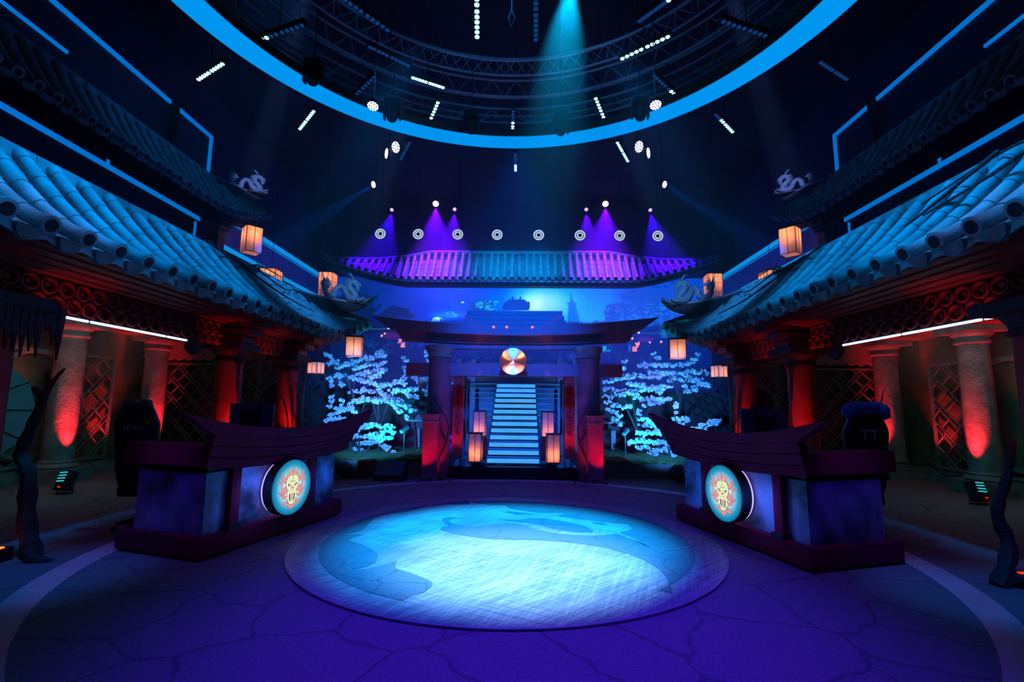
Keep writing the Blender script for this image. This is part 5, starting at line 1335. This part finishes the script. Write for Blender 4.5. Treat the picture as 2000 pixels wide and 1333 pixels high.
cherry('low blossom tree on the left behind the end of the desk', (-3.75, 11.6, .33), [[(695, 905), (688, 870), (682, 840)], [(710, 905), (722, 880), (735, 860)], [(705, 905), (705, 870), (700, 830)]],
       [(645, 795, 20, U(70), 0), (645, 812, 44, U(12), .1), (660, 802, 40, U(-8), -.1), (640, 822, 40, U(0), 0), (668, 795, 10, U(90), 0), (700, 840, 46, U(10), .1), (695, 855, 50, U(0), -.1), (690, 832, 40, U(-5), .1), (705, 868, 50, U(8), 0), (730, 850, 40, U(-12), -.1), (745, 836, 26, U(6), 0), (735, 862, 44, U(-32), .1), (750, 845, 26, U(-4), 0), (700, 878, 20, U(-30), .1)], 8)
cherry('sparse blossom branches on the left just outside the gate pillar', (-2.7, 12.6, .33), [[(815, 900), (813, 850), (806, 790), (795, 745)], [(806, 790), (822, 760), (835, 740)]],
       [(785, 700, 12, U(-60), 0), (786, 722, 26, U(-5), .1), (792, 735, 30, U(-25), 0), (815, 740, 34, U(-40), .1), (825, 755, 26, U(-60), 0), (820, 742, 30, U(0), 0), (830, 692, 14, U(-60), 0), (888, 745, 10, U(-80), 0), (838, 770, 16, U(-60), 0)], 11)
cherry('blossom tree on the right just outside the gate pillar, bright cyan', (2.75, 12.2, .33), [[(1255, 905), (1245, 850), (1235, 800), (1228, 760)], [(1245, 850), (1222, 800), (1200, 770)], [(1243, 840), (1262, 800), (1278, 775)]],
       [(1180, 745, 60, U(8), 0), (1178, 758, 60, U(-5), .1), (1180, 772, 60, U(5), -.1), (1180, 785, 50, U(-12), 0), (1185, 800, 30, U(-25), .1), (1215, 722, 20, U(80), 0), (1220, 735, 30, U(10), .1), (1225, 750, 50, U(-8), -.1), (1240, 765, 50, U(15), 0), (1235, 778, 60, U(0), .1), (1255, 790, 40, U(12), 0), (1285, 762, 26, U(22), 0), (1262, 775, 44, U(-6), -.1), (1195, 815, 14, U(-40), 0), (1200, 735, 26, U(0), .1), (1240, 800, 14, U(-80), 0)], 14)
cherry('blossom tree on the right behind the square lantern, highest crown', (4.05, 12.4, .33), [[(1320, 905), (1320, 850), (1322, 800), (1320, 745), (1318, 720)], [(1320, 770), (1308, 735), (1300, 715)], [(1321, 780), (1336, 745), (1348, 720)]],
       [(1248, 712, 50, U(0), 0), (1275, 690, 14, U(-40), 0), (1262, 725, 50, U(-8), .1), (1258, 738, 40, U(10), 0), (1290, 715, 50, U(8), -.1), (1300, 728, 60, U(4), 0), (1305, 740, 60, U(0), .1), (1345, 705, 24, U(40), 0), (1340, 720, 40, U(-8), .1), (1335, 732, 50, U(-20), 0), (1335, 752, 20, U(-70), 0), (1350, 745, 14, U(-70), 0), (1275, 752, 14, U(-50), 0), (1256, 750, 10, U(-40), 0), (1362, 745, 16, U(-20), 0)], 17)
cherry('low blossom tree on the right behind the near end of the desk', (3.1, 11.6, .33), [[(1300, 908), (1290, 885), (1275, 850)], [(1300, 908), (1298, 870), (1290, 840)], [(1300, 900), (1282, 870), (1262, 850)]],
       [(1250, 815, 40, U(-20), 0), (1250, 828, 50, U(-6), .1), (1240, 842, 60, U(0), -.1), (1232, 855, 50, U(-4), 0), (1222, 862, 30, U(20), .1), (1240, 868, 50, U(-8), 0), (1262, 880, 26, U(-30), .1), (1280, 858, 30, U(-10), 0), (1292, 872, 22, U(-30), .1), (1275, 835, 30, U(-20), 0)], 19)
cherry('two small blossom sprays standing above the right desk', (3.75, 11.3, .33), [[(1330, 905), (1325, 860), (1315, 820), (1310, 800)], [(1330, 880), (1350, 845), (1380, 820)]],
       [(1312, 800, 18, U(80), 0), (1314, 812, 26, U(-10), 0), (1322, 826, 14, U(-40), 0), (1345, 836, 24, U(15), 0), (1360, 826, 34, U(12), .1), (1378, 818, 22, U(5), 0), (1345, 842, 30, U(-30), 0)], 23)

def rock(loc, size, label, seed, group='rocks on the stage edge'):
    r = np.random.default_rng(seed); v = IV.copy()
    for _ in range(7):
        d = r.normal(size=3); d /= np.linalg.norm(d); h = r.uniform(.45, .8); k = v @ d; v = np.where((k > h)[:, None], v-np.outer(k-h, d), v)
    v = v*np.array(size)+np.array(loc)
    o = MB().add(v.tolist(), IF).build('rock', ROCK, loc=(loc[0], loc[1], 0)); tag(o, label, 'rock', group)
for s in (-1, 1):
    S = SIDE[s]
    pl = thing('planter', 'raised planter with dark stone front and mossy top on the %s of the gate' % S, 'planter', (s*3.3, 11.5, 0))
    MB().box((s*3.4, 11.8, .15), (3.0, 2.8, .30)).build('stone_front', STONE, pl)
    mb = MB(); n = 30; rr = []
    for i in range(n+1):
        x = 1.9+3.0*i/n; h = .33+.03*math.sin(i*1.7)+.02*math.sin(i*.6); rr.append([(s*x, 10.38, .29), (s*x, 10.38, h), (s*x, 10.9, h+.03), (s*x, 13.1, h), (s*x, 13.1, .29)])
    mb.loft(rr); mb.build('moss_top', MOSS, pl, True)
    rock((s*3.35, 9.9, .17), (.26, .22, .2), 'faceted rock beside the end of the %s desk, the tall one' % S, 31 if s < 0 else 40)
    rock((s*3.75, 9.7, .12), (.3, .25, .15), 'flat rock low behind the end of the %s desk' % S, 32 if s < 0 else 41)
    rock((s*4.1, 10.2, .2), (.3, .3, .25), 'broad rock farthest out behind the %s desk' % S, 33 if s < 0 else 42)
    tag(MB().box((s*5.2, 14.2, .95), (6.4, .2, 1.9)).build('dark_backdrop', DARKW, loc=(s*5.2, 14.2, 0)), 'low dark backdrop added behind the blossom trees on the %s' % S, 'wall')  # backdrop added to hide the purple beam light behind the trees
    # shrubs silhouettes / stone lanterns behind
    root = thing('stone_lantern', 'small unlit garden lantern standing in the %s planter' % S, 'lantern', (s*2.55, 12.8, .33))
    MB().box((s*2.55, 12.8, .62), (.12, .12, .5)).build('post', STONE, root); MB().box((s*2.55, 12.8, .95), (.3, .3, .18)).build('light_box', DARKW, root); MB().lathe([(.32, 1.04), (.3, 1.08), (.05, 1.2)], (s*2.55, 12.8, 0), 6).build('cap', STONE, root)
tag(MB().box((-3.02, 10.1, .17), (.22, .45, .34)).build('brick_pier', BRICK, loc=(-3.02, 10.1, 0)), 'small red brick pier beside the floor speaker on the left', 'pier')
root = thing('floor_speaker', 'black wedge floor monitor speaker near the left gate post', 'speaker', (-2.42, 9.75, 0))
MB().prism([(0, 0), (.42, 0), (.42, .3), (.30, .36), (.03, .08)], lambda y, z: (-2.72, 9.55+y, z), lambda y, z: (-2.12, 9.55+y, z)).build('cabinet', BLACK, root)
MB().prism([(.035, .10), (.29, .35), (.285, .36), (.03, .108)], lambda y, z: (-2.69, 9.54+y, z), lambda y, z: (-2.15, 9.54+y, z)).build('grille', surf('speaker_grille', (.06, .07, .16), .4), root)

def roots(name, label, lines, r0, parent_loc, mat=BARK, group=None):
    root = thing(name, label, 'branch', parent_loc, group)
    for ln in lines:
        p = catmull([Vector(q[:3]) for q in ln], 4); n = len(p); r = ln[0][3] if len(ln[0]) > 3 else r0
        MB().tube(p, [r*(1-.7*i/n)*(1+.15*math.sin(i*2.3)) for i in range(n)], 7).build('branch', mat, root, True)
for s in (-1, 1):
    S = SIDE[s]; x = s*1.45
    roots('dead_branch', 'leafless dark branch climbing the foot of the %s gate pillar' % S,
          [[(x-s*.05, 9.75, .0), (x+s*.02, 9.72, .35), (x-s*.12, 9.75, .75), (x-s*.15, 9.74, 1.1), (x+s*.05, 9.78, 1.45), (x+s*.12, 9.78, 1.6)],
           [(x, 9.73, .3), (x+s*.18, 9.7, .6), (x+s*.12, 9.7, .9)], [(x-s*.1, 9.75, .8), (x+s*.06, 9.76, 1.1), (x+s*.1, 9.76, 1.2)],
           [(x-s*.02, 9.74, .02), (x+s*.2, 9.4, .08), (x+s*.35, 9.35, .02)], [(x, 9.7, .02), (x-s*.2, 9.45, .09), (x-s*.3, 9.4, .0)]], .022, (x, 9.7, 0), group='leafless branches at the gate')
    roots('vine', 'dark vine running up the red pavilion column behind the %s monitor' % S, [[(s*4.45, 7.82, .0), (s*4.46, 7.8, .8), (s*4.47, 7.9, 1.3), (s*4.46, 7.76, 1.8), (s*4.47, 7.85, 2.2)], [(s*4.46, 7.8, .9), (s*4.45, 7.95, 1.2), (s*4.46, 8.0, 1.5)]], .03, (s*4.45, 7.8, 0), group='vines on the red columns')
    roots('vine', 'dark vine running up the red pavilion column nearest the %s blossoms' % S, [[(s*4.45, 9.85, .0), (s*4.46, 9.85, .9), (s*4.47, 9.95, 1.3), (s*4.46, 9.8, 1.9)], [(s*4.46, 9.85, 1.0), (s*4.4, 9.7, 1.15), (s*4.42, 9.6, 1.3)]], .03, (s*4.45, 9.8, 0), group='vines on the red columns')
    roots('vine', 'bare twisted vine lying over the tiles of the lower %s roof' % S,
          [[(s*5.0, 7.5, 4.12), (s*4.8, 8.2, 3.9), (s*4.95, 8.8, 4.05), (s*4.7, 9.5, 3.8), (s*4.85, 10.3, 3.95), (s*4.6, 11.0, 3.8)], [(s*4.8, 8.2, 3.9), (s*4.5, 8.7, 3.62), (s*4.4, 9.4, 3.5), (s*4.25, 10.0, 3.42)], [(s*4.95, 8.8, 4.08), (s*5.05, 9.3, 4.2), (s*4.9, 9.9, 4.1)],
           [(s*4.9, 7.9, 4.02), (s*4.75, 8.6, 3.9), (s*5.0, 9.0, 4.2)]], .022, (s*5, 7.5, 4.1), group='vines on the lower roofs')
roots('vine', 'leafless branches in front of the nearer stone column on the right', [[(7.9, 10.6, 0), (7.6, 10.3, .5), (7.75, 10.4, 1.0), (7.7, 10.4, 1.4), (7.9, 10.5, 1.9)], [(7.62, 10.3, .55), (7.35, 10.3, .8), (7.4, 10.3, 1.0)], [(7.65, 10.3, .4), (8.1, 9.8, .45), (8.4, 9.5, .8)], [(8.1, 9.8, .45), (8.25, 9.6, .25), (8.5, 9.3, .3)]], .025, (7.7, 10.3, 0))
roots('vine', 'twisted vine across the nearest tiles at the right edge of the view', [[(4.95, 3.2, 4.2), (4.8, 3.9, 3.95), (4.9, 4.6, 4.02), (4.6, 5.2, 3.75)], [(4.8, 3.9, 3.95), (4.5, 4.3, 3.65), (4.35, 4.9, 3.5)], [(4.9, 4.6, 4.05), (4.5, 5.0, 3.62), (4.3, 5.1, 3.45)]], .025, (4.9, 4, 4.1))
# foreground dead trees
roots('dead_tree', 'twisted black dead trunk standing at the far left edge of the stage', [[(-4.50, 4.75, 0, .085), (-4.66, 4.8, .35), (-4.70, 4.8, .75), (-4.86, 4.85, .95), (-4.80, 4.85, 1.2), (-4.72, 4.85, 1.5), (-4.82, 4.85, 1.62)], [(-4.73, 4.85, 1.45, .035), (-4.66, 4.85, 1.65), (-4.72, 4.85, 1.78)], [(-4.73, 4.85, 1.45, .03), (-4.62, 4.85, 1.7), (-4.52, 4.85, 1.82)], [(-4.55, 4.75, .05, .06), (-4.35, 4.6, .04), (-4.2, 4.65, .0)]], .08, (-4.5, 4.75, 0), BARK)
roots('dead_tree', 'twisted black dead trunk standing at the far right edge of the stage', [[(4.28, 4.45, 0, .07), (4.45, 4.5, .3), (4.38, 4.5, .6), (4.42, 4.42, .9), (4.46, 4.36, 1.25)], [(4.4, 4.45, .05, .05), (4.45, 4.25, .1), (4.5, 4.1, .0)]], .07, (4.28, 4.45, 0), BARK)
# oil paper parasol at the left edge
root = thing('paper_parasol', 'pale teal open paper parasol with black ribs at the left edge of the view', 'parasol', (-6.6, 5.6, 0))
cpt = Vector((-7.05, 6.0, 1.35)); N_ = Vector((.72, -.68, .1)).normalized(); u_ = N_.cross(Vector((0, 0, 1))).normalized(); v_ = u_.cross(N_)
ang_ = [2*PI*k/12 for k in range(12)]
rim = [cpt+(u_*math.cos(a)+v_*math.sin(a))*.78 for a in ang_]
mb = MB(); mb.add([cpt+N_*.22]+rim, [(0, 1+k, 1+(k+1) % 12) for k in range(12)]); mb.build('canopy', PARASOL, root)
for k in range(12): MB().tube([cpt+N_*.23, rim[k]+N_*.012], .008, 4).build('rib', BLACK, root)
MB().tube([cpt+N_*.26, cpt-N_*.5, cpt-N_*.5-Vector((0, 0, .9))], .015, 6).build('pole', BLACK, root)
# ragged bark hanging at the top left
mb = MB(); random.seed(5)
for k in range(9):
    y = 4.05+.07*k; L_ = random.uniform(.25, .55); mb.prism([(0, 0), (.09, 0), (.07, -L_*.6), (.05, -L_), (.03, -L_*.7), (.0, -L_*.5)], lambda a, b: (-4.45, y+a, 2.42+b), lambda a, b: (-4.43, y+a, 2.42+b))
tag(mb.build('ragged_cloth', DARKW), 'ragged black strips hanging in front of the leftmost red column', 'cloth')
# round wall speaker under each frieze end
for s in (-1, 1):
    root = thing('ceiling_speaker', 'round dark perforated fitting at the end of the tube lights on the %s' % SIDE[s], 'fitting', (s*4.72, 7.05, 2.36))
    MB().lathe([(.16, -.05), (.17, 0), (.15, .03), (.02, .035)], (s*4.8, 7.15, 2.37), 20, 'X').build('disc', BLACK, root)
# floor lamps at the frame edges
root = thing('floor_lamp', 'small orange glowing floor lamp at the lower left edge of the view', 'light', (-4.75, 4.55, 0))
MB().box((-4.72, 4.6, .06), (.2, .16, .12)).build('body', BLACK, root); MB().box((-4.72, 4.58, .125), (.14, .08, .012)).build('lens', M_ORANGE, root)
root = thing('floor_lamp', 'small red glowing floor lamp at the lower right edge of the view', 'light', (4.75, 4.6, 0))
MB().box((4.62, 4.5, .05), (.3, .1, .1)).build('body', BLACK, root); MB().box((4.62, 4.47, .105), (.28, .04, .01)).build('lens', M_RLED, root)
for s in (-1, 1):
    x = s*2.55; root = thing('tree_spotlight', 'small spotlight on a stake lighting the blossoms on the %s' % SIDE[s], 'light', (x, 11.3, .33))
    MB().tube([(x, 11.3, .33), (x, 11.3, .85)], .012, 6).build('stake', BLACK, root); MB().tube([(x-.05, 11.2, .85), (x+.06, 11.35, .95)], [.05, .06], 10).build('head', METALW, root, True)

# ------------------------------------------------------------------ haze in the room behind the stage front
hz = MB().box((0, 15.8, 6.85), (18.0, 16.7, 9.9)).build('haze', PAPER)
hz.data.materials.clear(); hm = bpy.data.materials.new('haze'); hm.use_nodes = True; nt = hm.node_tree
for n in list(nt.nodes): nt.nodes.remove(n)
o_ = nt.nodes.new('ShaderNodeOutputMaterial'); vs_ = nt.nodes.new('ShaderNodeVolumeScatter'); vs_.inputs['Color'].default_value = (.85, .92, 1, 1); vs_.inputs['Density'].default_value = .017; vs_.inputs['Anisotropy'].default_value = .1
nt.links.new(vs_.outputs[0], o_.inputs['Volume']); hz.data.materials.append(hm)
tag(hz, 'thin theatrical haze filling the air behind the front of the stage', 'haze', kind='stuff')
